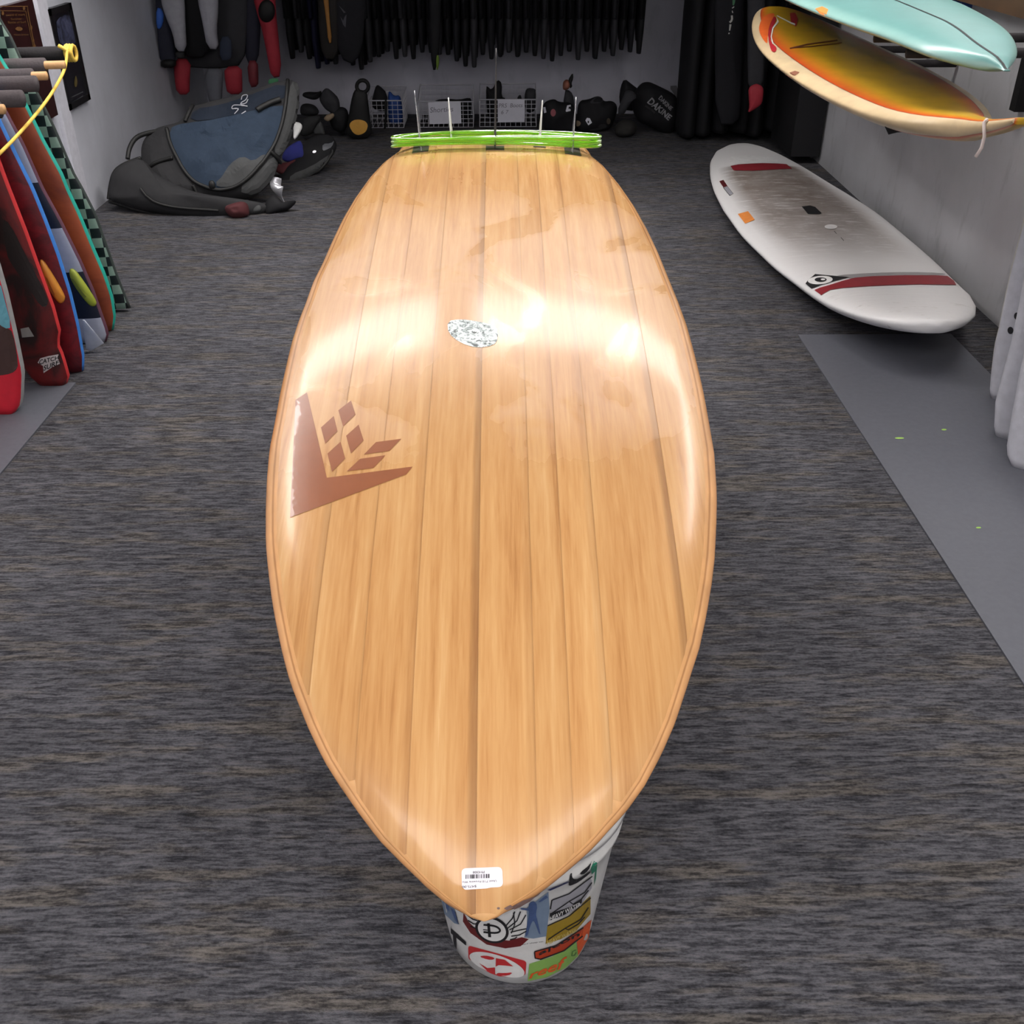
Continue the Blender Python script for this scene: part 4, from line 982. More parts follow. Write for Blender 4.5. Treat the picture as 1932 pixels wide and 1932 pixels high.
zN = lambda p: Z((380, 170), 13.8, p)
decal('script', [stroke(chaikin(zN(q_), 2, False), 1.5) for q_ in ([(830, 520), (810, 490), (850, 420), (960, 420), (1150, 430), (1210, 440)], [(830, 520), (950, 500), (1000, 510), (880, 640)], [(1040, 400), (1060, 350), (1180, 290), (1240, 150), (1080, 170), (1060, 280)], [(1040, 400), (1180, 380), (1230, 270)], [(1050, 630), (1160, 560)])], hb, M('white_script', (170, 172, 180), .6), bg, off=.009, cell=8)
b2 = thing('board_bag', at_z(280, 400, 0), 'low dark grey bag with black piping lying under the slate blue bag', 'bag')
h2_ = lean(350, 402, 0, 25)
puff('bag_body', zD([(95, 955), (102, 860), (130, 750), (200, 695), (340, 640), (420, 760), (700, 900), (1000, 950), (1200, 970), (1290, 1010), (1190, 1085), (900, 1110), (600, 1085), (350, 1040), (180, 985)]), h2_, .10, DKGREY, b2, back=.08, wrinkle=.3, seed=5)
hb2 = bvh_hit(bvh_of(b2.children[0]))
piping('piping', zD([(98, 950), (108, 860), (135, 750), (205, 695), (330, 650)]), h2_, .012, PIPE, b2)
piping('piping', zD([(100, 960), (350, 1045), (650, 1090), (900, 1112), (1190, 1088)]), h2_, .012, PIPE, b2)
piping('zip', zD([(330, 870), (400, 960), (560, 1010), (900, 1030)]), hb2, .008, PIPE, b2, off=.004)
puff('red_cloth_bundle', zD([(930, 1010), (1000, 980), (1100, 960), (1125, 1040), (1110, 1080), (990, 1095)]), lean(455, 410, 0, 20), .05, M('dark_red_cloth', (74, 28, 32), .8), label='dark red cloth tucked under the low grey bag', cat='cloth', wrinkle=.4)
puff('buckle_strap', zD([(1130, 1020), (1190, 985), (1215, 1010), (1200, 1045), (1150, 1055)]), lean(485, 405, 0, 20), .02, GREY, label='small grey buckle beside the dark red cloth', cat='buckle', wrinkle=0)
# open bag on the right of the pile
b3 = thing('gear_bag', at_z(590, 330, 0), 'open black and grey gear bag beside the slate blue bag', 'bag')
h3_ = lean(600, 335, 0, 55)
puff('bag_body', zD([(1300, 900), (1340, 780), (1480, 600), (1560, 510), (1680, 480), (1750, 510), (1765, 590), (1650, 720), (1430, 850)]), h3_, .06, BLACK, b3, back=.04, wrinkle=.3, seed=8)
hb3 = bvh_hit(bvh_of(b3.children[0]))
decal('grey_side', chaikin(zD([(1425, 770), (1560, 720), (1740, 600), (1755, 615), (1640, 730), (1430, 855), (1405, 830)]), 1), hb3, GREY, b3, off=.004, cell=8)
decal('silver_pocket', chaikin(zH([(870, 745), (1000, 740), (1050, 690), (1010, 790), (930, 830), (870, 850)]), 1), hb3, M('dull_silver_cloth', (110, 112, 118), .35, .4), b3, off=.006, cell=8)
decal('snap', ell(*zH([(750, 862)])[0], 3.8, 2.4, 12, -20), hb3, STEEL, b3, off=.008)
piping('piping', zD([(1400, 880), (1500, 845), (1640, 745), (1755, 630), (1765, 590)]), hb3, .01, PIPE, b3, off=.004)
puff('blue_cloth', zH([(265, 1060), (330, 920), (530, 780), (590, 800), (640, 1040), (500, 1060), (380, 1100)]), onto(h3_, .05), .03, M('royal_blue_cloth', (28, 34, 108), .8), label='royal blue cloth lying in the open gear bag', cat='cloth', wrinkle=.3)
puff('maroon_cloth', zH([(140, 1200), (260, 1110), (420, 1100), (530, 1050), (520, 1090), (400, 1150), (320, 1260), (250, 1270)]), onto(h3_, .045), .02, M('maroon_cloth', (74, 22, 28), .8), label='maroon cloth below the royal blue cloth', cat='cloth', wrinkle=.3)
puff('white_clip', zH([(445, 545), (490, 530), (570, 545), (605, 590), (560, 690), (490, 790), (460, 780), (465, 640)]), onto(h3_, .07), .018, WHITE, label='white plastic clip at the edge of the open gear bag', cat='clip', wrinkle=0)
tp = thing('tape_strip', at_z(527, 390, 0), 'curled strip of silver tape hanging beside the grey bag', 'tape')
hT = lean(527, 385, 0, 20)
P0 = chaikin(zH([(112, 1230), (100, 1340), (110, 1430), (200, 1530), (290, 1600), (330, 1680)]), 1, False); P1 = chaikin(zH([(265, 1270), (240, 1390), (300, 1380), (290, 1470), (275, 1540), (335, 1685)]), 1, False)
Vt = []; Ft = []
for i, (a_, b_) in enumerate(zip(P0, P1)):
    qa, na = hT(*a_); qb, nb = hT(*b_); bow = .02 * math.sin(i * .7)
    Vt += [qa + na * (bow + .03), qb + nb * (.03 - bow), qa + na * (bow + .027), qb + nb * (.027 - bow)]
for i in range(len(P0) - 1): a_ = 4 * i; Ft += [(a_, a_ + 1, a_ + 5, a_ + 4), (a_ + 2, a_ + 6, a_ + 7, a_ + 3), (a_, a_ + 4, a_ + 6, a_ + 2), (a_ + 1, a_ + 3, a_ + 7, a_ + 5)]
mk('strip', Vt, Ft, STEEL, tp)
puff('sock', zH([(0, 1640), (60, 1560), (120, 1500), (220, 1560), (330, 1690), (460, 1590), (480, 1620), (360, 1740), (230, 1760), (60, 1830), (0, 1800)]), lean(525, 402, 0, 30), .035, BLACK, label='black neoprene sock on the carpet by the silver tape', cat='sock', wrinkle=.4)
# ------------------------------------------------------------------ things along the back wall
def back(px, py): return vplane(at_z(px, py, 0).y)
YK = 7.30
def soft(name, pts, y, th, mat, label, cat, group=None, **kw):
    return puff(name, pts, vplane(y), th, mat, label=label, cat=cat, group=group, **kw)
soft('glove', zG([(220, 370), (250, 320), (460, 330), (500, 300), (480, 400), (400, 440), (260, 400)]), 7.6, .04, BLACK, 'flat black flap lying behind the slate blue bag', 'pad')
soft('knee_pad', zG([(450, 420), (500, 320), (560, 258), (640, 310), (760, 440), (740, 700), (640, 620), (540, 560)]), 7.62, .05, CHAR, 'charcoal folded pad, peaked like a roof, left of the swim fin', 'pad', wrinkle=.3)
soft('bootie', zG([(200, 500), (300, 480), (420, 520), (480, 640), (300, 660), (190, 640)]), 7.5, .05, BLACK, 'black bootie lying above the dark grey pad', 'bootie', wrinkle=.3)
soft('bootie', zG([(600, 600), (740, 520), (860, 560), (880, 700), (820, 900), (700, 880), (620, 800)]), 7.62, .06, BLACK, 'black bootie standing left of the swim fin', 'bootie', wrinkle=.3)
soft('pad', zG([(180, 880), (230, 700), (330, 650), (480, 655), (470, 740), (390, 900), (230, 960)]), 7.48, .05, DKGREY, 'dark grey pad leaning on the slate blue bag', 'pad', wrinkle=.2)
soft('pad', zG([(350, 920), (470, 720), (510, 780), (545, 900), (540, 920)]), 7.43, .03, GREY, 'grey triangular pad beside the dark grey pad', 'pad', smooth_it=1, wrinkle=.1)
soft('strap_end', zG([(515, 700), (570, 640), (660, 615), (680, 660), (650, 700), (580, 745)]), 7.52, .02, TAN, 'tan rubber strap end left of the swim fin', 'strap', wrinkle=.1)
sf = thing('swim_fin', at_y(678, 255, 7.52).to_tuple()[:2] + (0,), 'black swim fin standing on end, with heel loop and round ochre print', 'swim fin')
hF = vplane(7.52)
puff('blade', zG([(905, 460), (950, 300), (1000, 285), (1130, 310), (1150, 460), (1180, 720), (1225, 965), (820, 975), (870, 700)]), hF, .035, RUBBER, sf, smooth_it=1, wrinkle=.05)
loopP = [(cx_, cy_) for cx_, cy_ in ell(*zG([(1070, 245)])[0], 11, 11.5, 22)]
piping('heel_loop', loopP, hF, .014, RUBBER, sf, closed=True, sm=1)
bF = bvh_hit(bvh_of(sf.children[0]))
decal('round_print', chaikin(zG([(880, 790), (930, 720), (1020, 705), (1110, 730), (1145, 790), (1120, 880), (1020, 930), (940, 900)]), 2), bF, OCHRE, sf, off=.004, cell=6)
def basket(x0, x1, ytop, ybot, y, depth, hback, label, ntop):
    """open wire basket; front face spans the given picture box"""
    a = at_y(x0, ybot, y); b = at_y(x1, ybot, y); zt_ = at_y((x0 + x1) / 2, ytop, y).z
    zlo = max(.006, a.z); t = thing('wire_basket', ((a.x + b.x) / 2, y + depth / 2, 0), label, 'basket')
    xa, xb = a.x, b.x; hb_ = hback; r = .0035; fl = .03
    wires = []
    nx = max(4, int((xb - xa) / .036)); nz = 6; ny = 7
    for i in range(nx + 1):
        x = xa + (xb - xa) * i / nx; wires.append(box((x, y, (zlo + zt_) / 2), (r, r, zt_ - zlo)))
        wires.append(box((x, y + depth / 2, zlo), (r, depth, r))); wires.append(box((x, y + depth, (zlo + hb_) / 2), (r, r, hb_ - zlo)))
    for i in range(nz + 1):
        z = zlo + (zt_ - zlo) * i / nz; wires.append(box(((xa + xb) / 2, y, z), (xb - xa, r, r)))
        z = zlo + (hb_ - zlo) * i / nz; wires.append(box(((xa + xb) / 2, y + depth, z), (xb - xa, r, r)))
    for sx in (xa, xb):
        for i in range(1, ny):
            yy = y + depth * i / ny; zt2 = zt_ + (hb_ - zt_) * i / ny; wires.append(box((sx, yy, (zlo + zt2) / 2), (r, r, zt2 - zlo)))
        for i in range(nz): wires.append(box((sx, y + depth / 2, zlo + (zt_ - zlo) * i / nz), (r, depth, r)))
    o = mk('wire_grid', *join(wires), WIRE, t, kind='stuff', smooth=False)
    cor = [(xa, y, zt_), (xb, y, zt_), (xb, y + depth, hb_), (xa, y + depth, hb_)]
    mk('rim', *tube(cor, .005, 6, True), WIRE, t)
    return t, xa, xb, zlo, zt_
RBK = zK
k1_ = basket(694, 762, 190, 241, 7.9, .36, at_y(700, 163, 8.26).z, 'white wire basket with blue and black gear, next to the swim fin', 0)
k2_ = basket(790, 893, 192, 240, 7.9, .36, at_y(800, 160, 8.26).z, 'white wire basket with the left handwritten paper sign', 0)
k3_ = basket(905, 1012, 188, 239, 7.9, .36, at_y(980, 158, 8.26).z, 'white wire basket with the right handwritten paper sign', 0)
hSg = vplane(7.89)
zS = lambda p: Z((780, 140), 7.43, p)
def sign(quad, lines, label):
    P = [at_y(px, py, 7.89) for px, py in quad]; Vv = P + [p + Vector((0, .002, 0)) for p in P]
    o = mk('paper_sign', Vv, [(0, 1, 2, 3), (7, 6, 5, 4)] + [(i, 4 + i, 4 + (i + 1) % 4, (i + 1) % 4) for i in range(4)], PAPER, label=label, cat='sign', smooth=False)
    for s_, q_ in lines: lettering('handwriting', s_, q_, hSg, PENCIL, o, off=.003, shear=.15)
sign(zS([(208, 395), (662, 380), (672, 690), (224, 700)]), [('Shorties', zS([(235, 540), (560, 520), (555, 450), (230, 465)]))], 'white paper sign reading Shorties on the wire basket')
sign(zS([(1180, 350), (1560, 355), (1560, 668), (1182, 675)]), [('PRS  Boots', zS([(1195, 470), (1530, 460), (1530, 405), (1195, 410)])), ('6 7', zS([(1230, 560), (1335, 550), (1335, 500), (1230, 505)]))], 'white paper sign reading Boots and 6 7 on the wire basket')
# contents of the baskets
soft('bootie', zG([(1200, 440), (1225, 340), (1258, 232), (1300, 225), (1420, 345), (1420, 560), (1360, 600), (1210, 560)]), 8.06, .05, BLACK, 'black peaked bootie sticking out of the basket by the swim fin', 'bootie', smooth_it=1)
soft('pouch', zG([(1425, 560), (1428, 330), (1455, 308), (1510, 380), (1590, 365), (1620, 460), (1640, 700), (1600, 800), (1450, 800)]), 8.10, .05, M('bright_blue_pouch', (36, 70, 140), .7), 'bright blue pouch in the basket by the swim fin', 'pouch', smooth_it=1)
soft('strap', zG([(1372, 430), (1420, 430), (1412, 640), (1405, 760), (1395, 850), (1362, 855), (1385, 700)]), 7.885, .012, RUBBER, 'black strap hanging over the front of the basket by the swim fin', 'strap', smooth_it=1, wrinkle=0)
soft('glove', zS([(290, 420), (310, 360), (480, 345), (640, 360), (790, 325), (820, 370), (800, 640), (700, 700), (320, 690)]), 8.06, .06, BLACK, 'black gloves heaped in the basket with the left paper sign', 'glove', smooth_it=1, wrinkle=.4)
soft('bootie', zS([(1020, 420), (1018, 165), (1050, 180), (1080, 210), (1120, 190), (1180, 70), (1245, 125), (1235, 320), (1300, 340), (1300, 600), (1050, 640)]), 8.06, .05, BLACK, 'black booties standing in the basket with the right paper sign', 'bootie', smooth_it=1)
soft('pad', zS([(1550, 420), (1565, 240), (1600, 190), (1700, 200), (1730, 240), (1725, 500), (1600, 560)]), 8.10, .05, CHAR, 'charcoal rounded pad at the right end of the basket with the right sign', 'pad', smooth_it=1)
soft('glove', zS([(1450, 340), (1480, 292), (1505, 290), (1520, 345), (1510, 600), (1460, 600)]), 8.02, .03, BLACK, 'small black glove tip next to the charcoal rounded pad', 'glove', smooth_it=1)
# black pouches with tags, right of the baskets
def tag(pts, y, root): decal('price_tag', pts, vplane(y), PAPER, root, off=.004)
p1 = thing('shoe_bag', at_y(1058, 250, 7.75).to_tuple()[:2] + (0,), 'black mesh bag with white and pink tags, right of the baskets', 'bag')
puff('bag_body', zK([(20, 560), (60, 490), (180, 455), (230, 500), (440, 510), (470, 700), (460, 900), (60, 915), (30, 760)]), vplane(7.78), .07, BLACK, p1, wrinkle=.4)
hq = bvh_hit(bvh_of(p1.children[0]))
decal('price_tag', zK([(325, 620), (345, 550), (390, 542), (388, 615), (335, 628)]), hq, PAPER, p1, off=.004); decal('price_tag', zK([(40, 570), (65, 565), (80, 635), (50, 645)]), hq, PAPER, p1, off=.004)
decal('pink_logo', ell(*zK([(165, 640)])[0], 4.8, 7, 16), hq, M('dull_pink_print', (132, 62, 70), .6), p1, off=.004)
bt = thing('bootie', at_y(1072, 200, 7.95).to_tuple()[:2] + (.2,), 'grey bootie with orange heel and black pull tab poking up right of the baskets', 'bootie')
puff('shaft', zK([(295, 900), (300, 340), (390, 350), (440, 450), (450, 900)]), vplane(7.95), .05, CHAR, bt, smooth_it=1)
puff('heel', zK([(285, 320), (290, 240), (330, 205), (370, 215), (390, 280), (360, 340), (300, 345)]), vplane(7.93), .045, M('dull_orange_rubber', (138, 84, 66), .6), bt)
puff('pull_tab', zK([(350, 225), (420, 110), (428, 190), (400, 260), (415, 300), (380, 330)]), vplane(7.92), .02, RUBBER, bt, smooth_it=1)
p2 = thing('shoe_bag', at_y(1115, 250, 7.05).to_tuple()[:2] + (0,), 'black mesh bag with one white tag, between the tagged bag and the lettered bag', 'bag')
puff('bag_body', zK([(470, 640), (500, 480), (620, 470), (720, 425), (790, 430), (830, 500), (940, 480), (1010, 560), (960, 760), (880, 870), (470, 920)]), vplane(7.78), .08, BLACK, p2, wrinkle=.4, seed=4)
hq2 = bvh_hit(bvh_of(p2.children[0]))
decal('price_tag', zK([(585, 740), (605, 705), (640, 712), (668, 768), (622, 800)]), hq2, PAPER, p2, off=.004)
decal('grey_flap', chaikin(zK([(620, 520), (720, 435), (790, 440), (815, 500), (740, 520)]), 1), hq2, CHAR, p2, off=.004)
decal('grey_trim', chaikin(zK([(620, 850), (740, 840), (760, 790), (840, 780), (870, 820), (800, 850), (660, 880)]), 1), hq2, DKGREY, p2, off=.004)
decal('rubber_heel', ell(*zK([(487, 778)])[0], 6, 5.5, 14), hq2, TAN, p2, off=.006)
decal('rubber_heel', ell(*zK([(880, 745)])[0], 3.5, 6, 14), hq2, M('dark_tan_rubber', (80, 72, 60), .7), p2, off=.006)
p3 = thing('duffel_bag', at_y(1240, 255, 7.0).to_tuple()[:2] + (0,), 'slumped black duffel bag with grey block lettering, back right', 'bag')
puff('bag_body', zK([(1160, 480), (1290, 260), (1400, 232), (1490, 268), (1760, 400), (1790, 520), (1760, 880), (1640, 930), (1400, 800), (1250, 760)]), vplane(7.76), .12, BLACK, p3, wrinkle=.25, seed=9)
hq3 = bvh_hit(bvh_of(p3.children[0]))
LTR = M('grey_bag_lettering', (132, 132, 136), .6)
lettering('word', 'DAKINE', zK([(1385, 505), (1660, 740), (1710, 685), (1450, 440)]), hq3, LTR, p3, off=.006, bold=.03)
lettering('word', 'DAKINE', zK([(1525, 460), (1690, 612), (1720, 570), (1565, 415)]), hq3, LTR, p3, off=.006, bold=.03)
decal('bar', [stroke(zK([(1365, 545), (1430, 590)]), 4), stroke(zK([(1440, 590), (1490, 640)]), 4)], hq3, DKGREY, p3, off=.006)
decal('grey_corner', zK([(1690, 290), (1770, 285), (1800, 380), (1785, 440), (1700, 420), (1740, 400), (1690, 330)]), vplane(7.92), M('grey_corner_cloth', (92, 92, 96), .7), p3, off=.0)
soft('jacket', zK([(1018, 480), (1040, 300), (1090, 192), (1190, 270), (1310, 360), (1330, 480), (1230, 620), (1060, 600)]), 7.95, .07, BLACK, 'black folded jacket behind the charcoal sleeve, back right', 'jacket', smooth_it=1, wrinkle=.3)
soft('sleeve', zK([(985, 655), (1090, 380), (1130, 345), (1200, 355), (1260, 430), (1200, 470), (1140, 560), (1080, 670)]), 7.58, .045, CHAR, 'charcoal sleeve draped over the black bags, back right', 'sleeve', smooth_it=1, wrinkle=.3)
soft('glove', zK([(950, 900), (980, 790), (1100, 720), (1240, 760), (1260, 880), (1180, 940), (1030, 965)]), 7.6, .07, M('dark_brown_neoprene', (30, 28, 27), .8), 'dark bundle on the carpet in front of the duffel bag', 'bundle', wrinkle=.4)

# ------------------------------------------------------------------ wetsuits
rail_z = 1.62
gr = thing('garment_rail', (0, 8.1, rail_z), 'black garment rail along the back wall', 'rail')
mk('rail', *tube([(-2.1, 8.12, rail_z), (1.3, 8.12, rail_z)], .015, 10), RUBBER, gr)
for x in (-1.9, -.4, 1.1): mk('bracket', *bbox((x - .012, 8.12, rail_z - .012), (x + .012, YB, rail_z + .012)), RUBBER, gr, smooth=False)
def suit_geo(hem, w, dep, skew, hemb, hook):
    """wetsuit seen edge-on: torso, two legs, two sleeves hanging from a hanger; local x = 0"""
    parts = []
    def lf(zs_):
        V_, F_ = [], []; n_ = 12
        for z, x, y, a, b in zs_: V_ += [Vector((x + a * math.cos(2 * math.pi * k / n_), y + b * math.sin(2 * math.pi * k / n_), z)) for k in range(n_)]
        for i in range(len(zs_) - 1): F_ += [(i * n_ + k, i * n_ + (k + 1) % n_, (i + 1) * n_ + (k + 1) % n_, (i + 1) * n_ + k) for k in range(n_)]
        F_ += [tuple(range(n_ - 1, -1, -1)), tuple((len(zs_) - 1) * n_ + k for k in range(n_))]; return V_, F_
    parts.append(lf([(.80, skew * .6, 0, w, dep * .8), (1.0, skew * .4, 0, w * 1.1, dep), (1.25, 0, 0, w, dep), (1.46, 0, 0, w * .8, dep * .95), (1.54, 0, 0, w * .5, dep * .5), (rail_z - .03, 0, 0, .012, .03), (rail_z - .017, 0, 0, .004, .01)]))
    for sgn, hz in ((-1, hem), (1, hemb)):
        parts.append(lf([(hz, skew * 1.2 + sgn * .004, sgn * dep * .45, w * .55, .045), (hz + .02, skew * 1.2 + sgn * .004, sgn * dep * .45, w * .62, .05), ((hz + .8) / 2, skew + sgn * .004, sgn * dep * .45, w * .9, .075), (.84, skew * .6, sgn * dep * .42, w, dep * .45)]))
        parts.append(lf([(.78 + .05 * sgn, skew * .5 + sgn * w * .3, sgn * dep * .9, w * .6, .04), (1.1, sgn * w * .4, sgn * dep * .95, w * .6, .05), (1.48, 0, sgn * dep * .8, w * .6, .05)]))
    return join(parts)
ROWL = 'plain black wetsuit hanging edge-on in the row along the back wall'
ROWG = 'plain black wetsuits in the row along the back wall'
tones = [BLACK, CHAR, BLACK, M('soft_black_neoprene', (33, 33, 37), .8, bump=.1, spec=.2)]
hems = [(548, 112), (556, 100), (565, 112), (577, 130), (590, 122), (606, 122), (620, 112), (636, 124), (650, 132), (664, 118), (682, 108), (698, 98), (716, 112), (732, 108), (752, 112), (770, 100), (786, 100), (800, 104), (846, 104), (862, 116), (880, 126), (892, 128), (906, 104), (918, 112), (936, 108), (956, 100), (976, 108), (990, 100), (1004, 106), (1020, 112), (1032, 116), (1054, 106), (1068, 98), (1082, 114), (1096, 98), (1112, 112), (1128, 98), (1142, 106), (1156, 95), (1176, 99), (1200, 102)]
first = {}
for i, (px, py) in enumerate(hems):
    px = 548 + 16.4 * i
    y = 8.12 + random.uniform(-.01, .01)
    q_ = at_y(px, py, y - .13); kk = i % 4
    special = {3: ('dark navy wetsuit hanging in the row beside the red-legged suit', INKBLUE), 4: ('dark navy wetsuit second from the red-legged suit', INKBLUE)}.get(i)
    sk = random.uniform(-.008, .008)
    Vv, Ff = suit_geo(q_.z, random.uniform(.0285, .0295), random.uniform(.17, .2), sk, q_.z + random.uniform(-.02, .09), 0)
    off = Vector((q_.x - sk * 1.2 + .012, y, 0)); Vv = [v + off for v in Vv]
    if special: mk('wetsuit', Vv, Ff, special[1], label=special[0], cat='wetsuit', group='navy wetsuits in the back row')
    elif kk == 1: mk('wetsuit', Vv, Ff, tones[kk], label='charcoal wetsuit hanging edge-on among the black ones along the back wall', cat='wetsuit', group='charcoal wetsuits in the row along the back wall')
    else: mk('wetsuit', Vv, Ff, tones[kk], label=ROWL, cat='wetsuit', group=ROWG)
# the orange-striped one, the lime-tabbed cuff
ws = thing('wetsuit', at_y(614, 115, 7.8).to_tuple(), 'black wetsuit with an ochre stripe down the leg, in the back row', 'wetsuit')
puff('leg', [(596, -160), (640, -160), (640, 60), (636, 112), (608, 112), (600, 40)], vplane(7.84), .035, M('brown_black_neoprene', (28, 24, 22), .8), ws, smooth_it=1)
puff('stripe', zE([(1268, -60), (1310, -60), (1322, 140), (1340, 310), (1312, 318), (1295, 140)]), vplane(7.79), .012, M('ochre_neoprene', (150, 104, 46), .7), ws, smooth_it=1, label='ochre stripe')
wl2 = thing('wetsuit', at_y(820, 130, 7.8).to_tuple(), 'black wetsuit with a lime green strip on its hem, in the back row', 'wetsuit')
puff('leg', [(806, -160), (834, -160), (832, 60), (824, 132), (815, 132), (810, 60)], vplane(7.84), .03, BLACK, wl2, smooth_it=1)
puff('lime_strip', [(823, 104), (828, 104), (829, 118), (826, 132), (823, 132)], vplane(7.79), .008, M('dull_lime_cloth', (96, 120, 36), .7), wl2, smooth_it=1, label='lime green strip')
ar = puff('wetsuit', [(626, -160), (690, -160), (690, 60), (672, 124), (640, 110), (632, 40)], vplane(7.84), .035, M('soft_black_neoprene', (33, 33, 37)), smooth_it=1, label='black wetsuit with a grey arrowhead logo, in the back row', cat='wetsuit')
decal('arrow_logo', [zE([(1400, 120), (1420, 150), (1432, 120), (1445, 105), (1438, 200), (1420, 180)]), zE([(1390, 40), (1440, 90), (1425, 95)])], bvh_hit(bvh_of(ar)), M('grey_logo_print', (62, 62, 70), .6), ar, off=.003)
# suits hanging to face the room, far left
def hang(label, pieces, loc, group=None):
    t = thing('wetsuit', at_y(loc[0], loc[1], loc[2]).to_tuple(), label, 'wetsuit', group)
    for nm, pts, y, th, mat, lb in pieces: puff(nm, pts, vplane(y), th, mat, t, smooth_it=1, wrinkle=.2, label=lb)
    return t
yS = 7.4
hang('black wetsuit with two pale grey legs, far left of the back wall', [
    ('torso', zE([(80, -650), (520, -650), (520, -120), (500, 160), (440, 420), (260, 420), (150, 200), (70, -100)]), yS + .06, .06, BLACK, None),
    ('leg', zE([(80, -160), (90, 0), (130, 130), (182, 250), (205, 380), (280, 374), (270, 200), (264, 0), (240, -160)]), yS - .06, .05, LGREY, 'pale grey leg'),
    ('leg', zE([(350, -160), (360, 0), (400, 180), (430, 355), (515, 362), (495, 225), (512, 60), (500, -160)]), yS - .06, .05, LGREY, 'pale grey leg'),
    ('ankle', zE([(195, 375), (262, 375), (262, 425), (200, 425)]), yS - .03, .03, DKGREY, 'grey ankle cuff')], (340, 90, yS))
hang('black wetsuit with a navy sleeve, black cuff and blue shoulder, at the left end', [
    ('sleeve', zE([(40, -400), (120, -400), (150, 100), (180, 250), (200, 400), (190, 490), (95, 490), (65, 250)]), yS + .0, .05, M('dark_navy_neoprene', (30, 32, 48), .8), None),
    ('cuff', zE([(92, 430), (200, 425), (200, 495), (95, 495)]), yS - .01, .05, RUBBER, 'black cuff'),
    ('shoulder_patch', zE([(58, 55), (100, 60), (116, 130), (92, 215), (58, 205)]), yS - .05, .02, BLUE, 'bright blue patch')], (300, 120, yS))
hang('black wetsuit with two red ankle cuffs and a grey foot, behind the grey-legged suit', [
    ('torso', zE([(180, -600), (740, -600), (720, 200), (700, 470), (540, 500), (420, 500), (190, 480), (190, 100)]), yS + .16, .05, CHAR, None),
    ('red_cuff', zE([(185, 425), (310, 430), (300, 600), (300, 690), (210, 690), (190, 560)]), yS + .1, .045, RED, 'red ankle cuff'),
    ('red_cuff', zE([(552, 485), (680, 478), (684, 600), (685, 688), (578, 688), (560, 600)]), yS + .1, .045, RED, 'red ankle cuff'),
    ('grey_foot', zE([(405, 500), (542, 496), (540, 620), (535, 745), (510, 766), (455, 764), (430, 690)]), yS + .08, .045, M('mid_grey_neoprene', (88, 90, 98), .7), 'grey lower leg'),
    ('green_tab', zE([(646, 690), (680, 690), (680, 718), (648, 718)]), yS + .09, .01, M('green_tab_cloth', (70, 140, 96), .7), 'small green tab')], (420, 150, yS + .1))
hang('dark wetsuit with one narrow red ankle cuff, beside the long red leg', [
    ('leg', zE([(690, -600), (830, -600), (820, 200), (800, 470), (715, 480), (690, 200)]), yS + .2, .045, M('ink_navy_neoprene', (28, 28, 44), .8), None),
    ('red_cuff', zE([(718, 440), (796, 440), (802, 560), (800, 630), (738, 640)]), yS + .17, .04, M('deep_red_neoprene', (104, 30, 40), .7), 'narrow red cuff'),
    ('navy_patch', zE([(520, 270), (600, 262), (612, 400), (590, 440), (520, 440)]), yS - .02, .02, M('navy_patch_cloth', (34, 42, 60), .8), 'navy patch')], (480, 140, yS + .17))
hang('long red wetsuit leg with an oval black knee pad and green tab', [
    ('leg', zE([(700, -500), (900, -500), (930, 100), (945, 240), (975, 555), (898, 572), (870, 420), (830, 220), (780, 60), (750, -100)]), yS + .12, .05, RED, None),
    ('knee_pad', [(p_[0], p_[1]) for p_ in ell(*zE([(862, 80)])[0], 16, 22, 18)], yS + .07, .03, RUBBER, 'oval black knee pad'),
    ('green_tab', zE([(880, 572), (950, 570), (945, 600), (905, 620), (870, 612)]), yS + .12, .012, M('green_tab_cloth', (70, 140, 96), .7), 'green tab')], (525, 140, yS + .12))
# long black suits, right back corner, hanging almost to the floor
LBL2 = 'long black wetsuit reaching nearly to the floor in the back right corner'
rail2 = thing('garment_rail', (1.6, 7.62, 1.9), 'black garment rail above the long suits, back right', 'rail')
mk('rail', *tube([(1.2, 7.62, 1.9), (XR, 7.62, 1.9)], .015, 10), RUBBER, rail2)
def long_geo(x, y, w, dep, hem, sk):
    V_, F_ = [], []; n_ = 14
    rows = [(hem, 1.05, 1.05), (hem + .03, 1.12, 1.08), (.4, 1.05, 1), (.8, 1.0, 1), (1.2, .95, 1), (1.55, .9, .95), (1.72, .6, .7), (1.84, .12, .12), (1.883, .05, .05)]
    for z, a, b in rows: V_ += [Vector((x + sk * (1.8 - z) + w * a * math.cos(2 * math.pi * k / n_) * (1 + .12 * math.sin(5 * k + z * 4)), y + dep * b * math.sin(2 * math.pi * k / n_), z)) for k in range(n_)]
    for i in range(len(rows) - 1): F_ += [(i * n_ + k, i * n_ + (k + 1) % n_, (i + 1) * n_ + (k + 1) % n_, (i + 1) * n_ + k) for k in range(n_)]
    F_ += [tuple(range(n_ - 1, -1, -1)), tuple((len(rows) - 1) * n_ + k for k in range(n_))]; return V_, F_
base = mk('wetsuit', *long_geo(1.31, 7.62, .060, .2, .03, .0), tones[0], label=LBL2, cat='wetsuit', group='long black wetsuits in the back right corner')
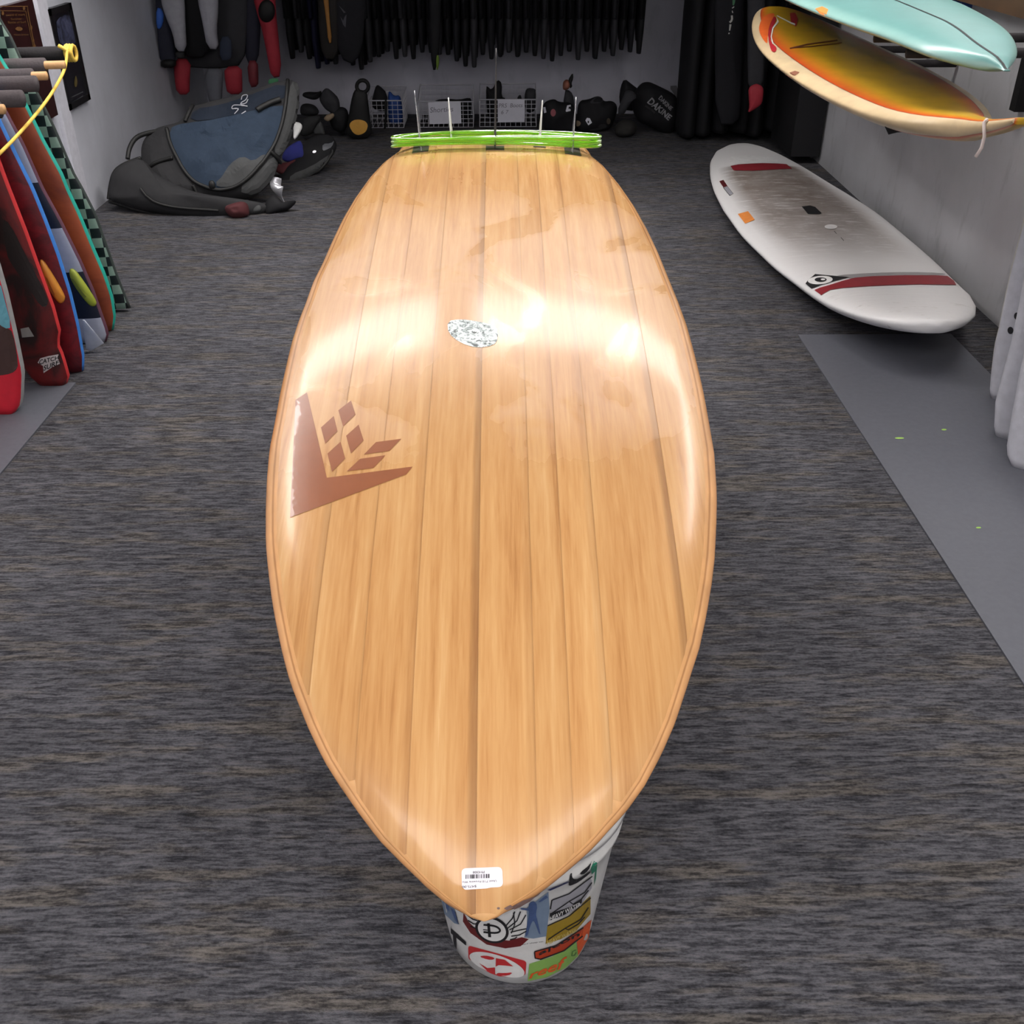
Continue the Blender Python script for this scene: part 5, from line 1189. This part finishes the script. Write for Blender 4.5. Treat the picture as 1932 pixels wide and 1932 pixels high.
for i in range(1, 6):
    c = base.copy(); COL.objects.link(c); c.location.x += .118 * i; c.location.z += random.uniform(-.02, .04); c.rotation_euler.z = random.uniform(-.12, .12)
    if i == 1: mkd = c
    c['label'] = LBL2
# the one with white and green lettering, and the one with the red cuff, hang nearer
lt_ = hang('long black wetsuit with white and green marks down its leg, back right', [('leg', [(1352, -160), (1408, -160), (1404, 60), (1398, 200), (1392, 236), (1350, 236), (1348, 60)], 7.3, .03, M('soft_black_neoprene', (33, 33, 37)), None)], (1375, 230, 7.3))
hl = bvh_hit(bvh_of(lt_.children[0])); zT = lambda p: Z((1350, 0), 24.15, p)
decal('letter_mark', [zT([(735, 360), (830, 285), (855, 300), (830, 350), (760, 385)]), zT([(740, 490), (775, 480), (800, 580), (780, 600), (745, 560)]), stroke(zT([(735, 700), (745, 860), (715, 950), (640, 1020)]), 3.6), zT([(630, 1100), (720, 1110), (665, 1390), (615, 1400)]), zT([(585, 1500), (620, 1480), (650, 1510), (620, 1550), (585, 1550)])], hl, M('white_leg_print', (190, 190, 186), .6), lt_, off=.003, cell=20)
decal('green_mark', zT([(770, -30), (900, -30), (880, 120), (830, 250), (770, 230)]), hl, M('green_leg_print', (70, 120, 86), .6), lt_, off=.003)
hang('long charcoal wetsuit ending in a pointed red cuff, left of the rack boards', [('leg', [(1410, -160), (1444, -160), (1442, 100), (1440, 170), (1412, 176), (1410, 100)], 7.05, .03, CHAR, None), ('red_cuff', z6([(545, 1460), (620, 1400), (700, 1385), (790, 1440), (795, 1550), (770, 1720), (650, 1810), (530, 1875), (560, 1780), (550, 1600)]), 7.0, .03, RED, 'pointed red cuff')], (1425, 190, 7.0))
bx = thing('wetsuit', at_x(1510, 260, 1.9).to_tuple(), 'black garment hanging against the right wall below the yellow board', 'wetsuit')
pq_ = [at_x(px, py, 1.95) for px, py in ((1482, 262), (1522, 268))]
mk('body', *bbox((1.86, pq_[1].y, min(p.z for p in pq_)), (2.04, pq_[0].y + .05, 1.3)), BLACK, bx, smooth=False)
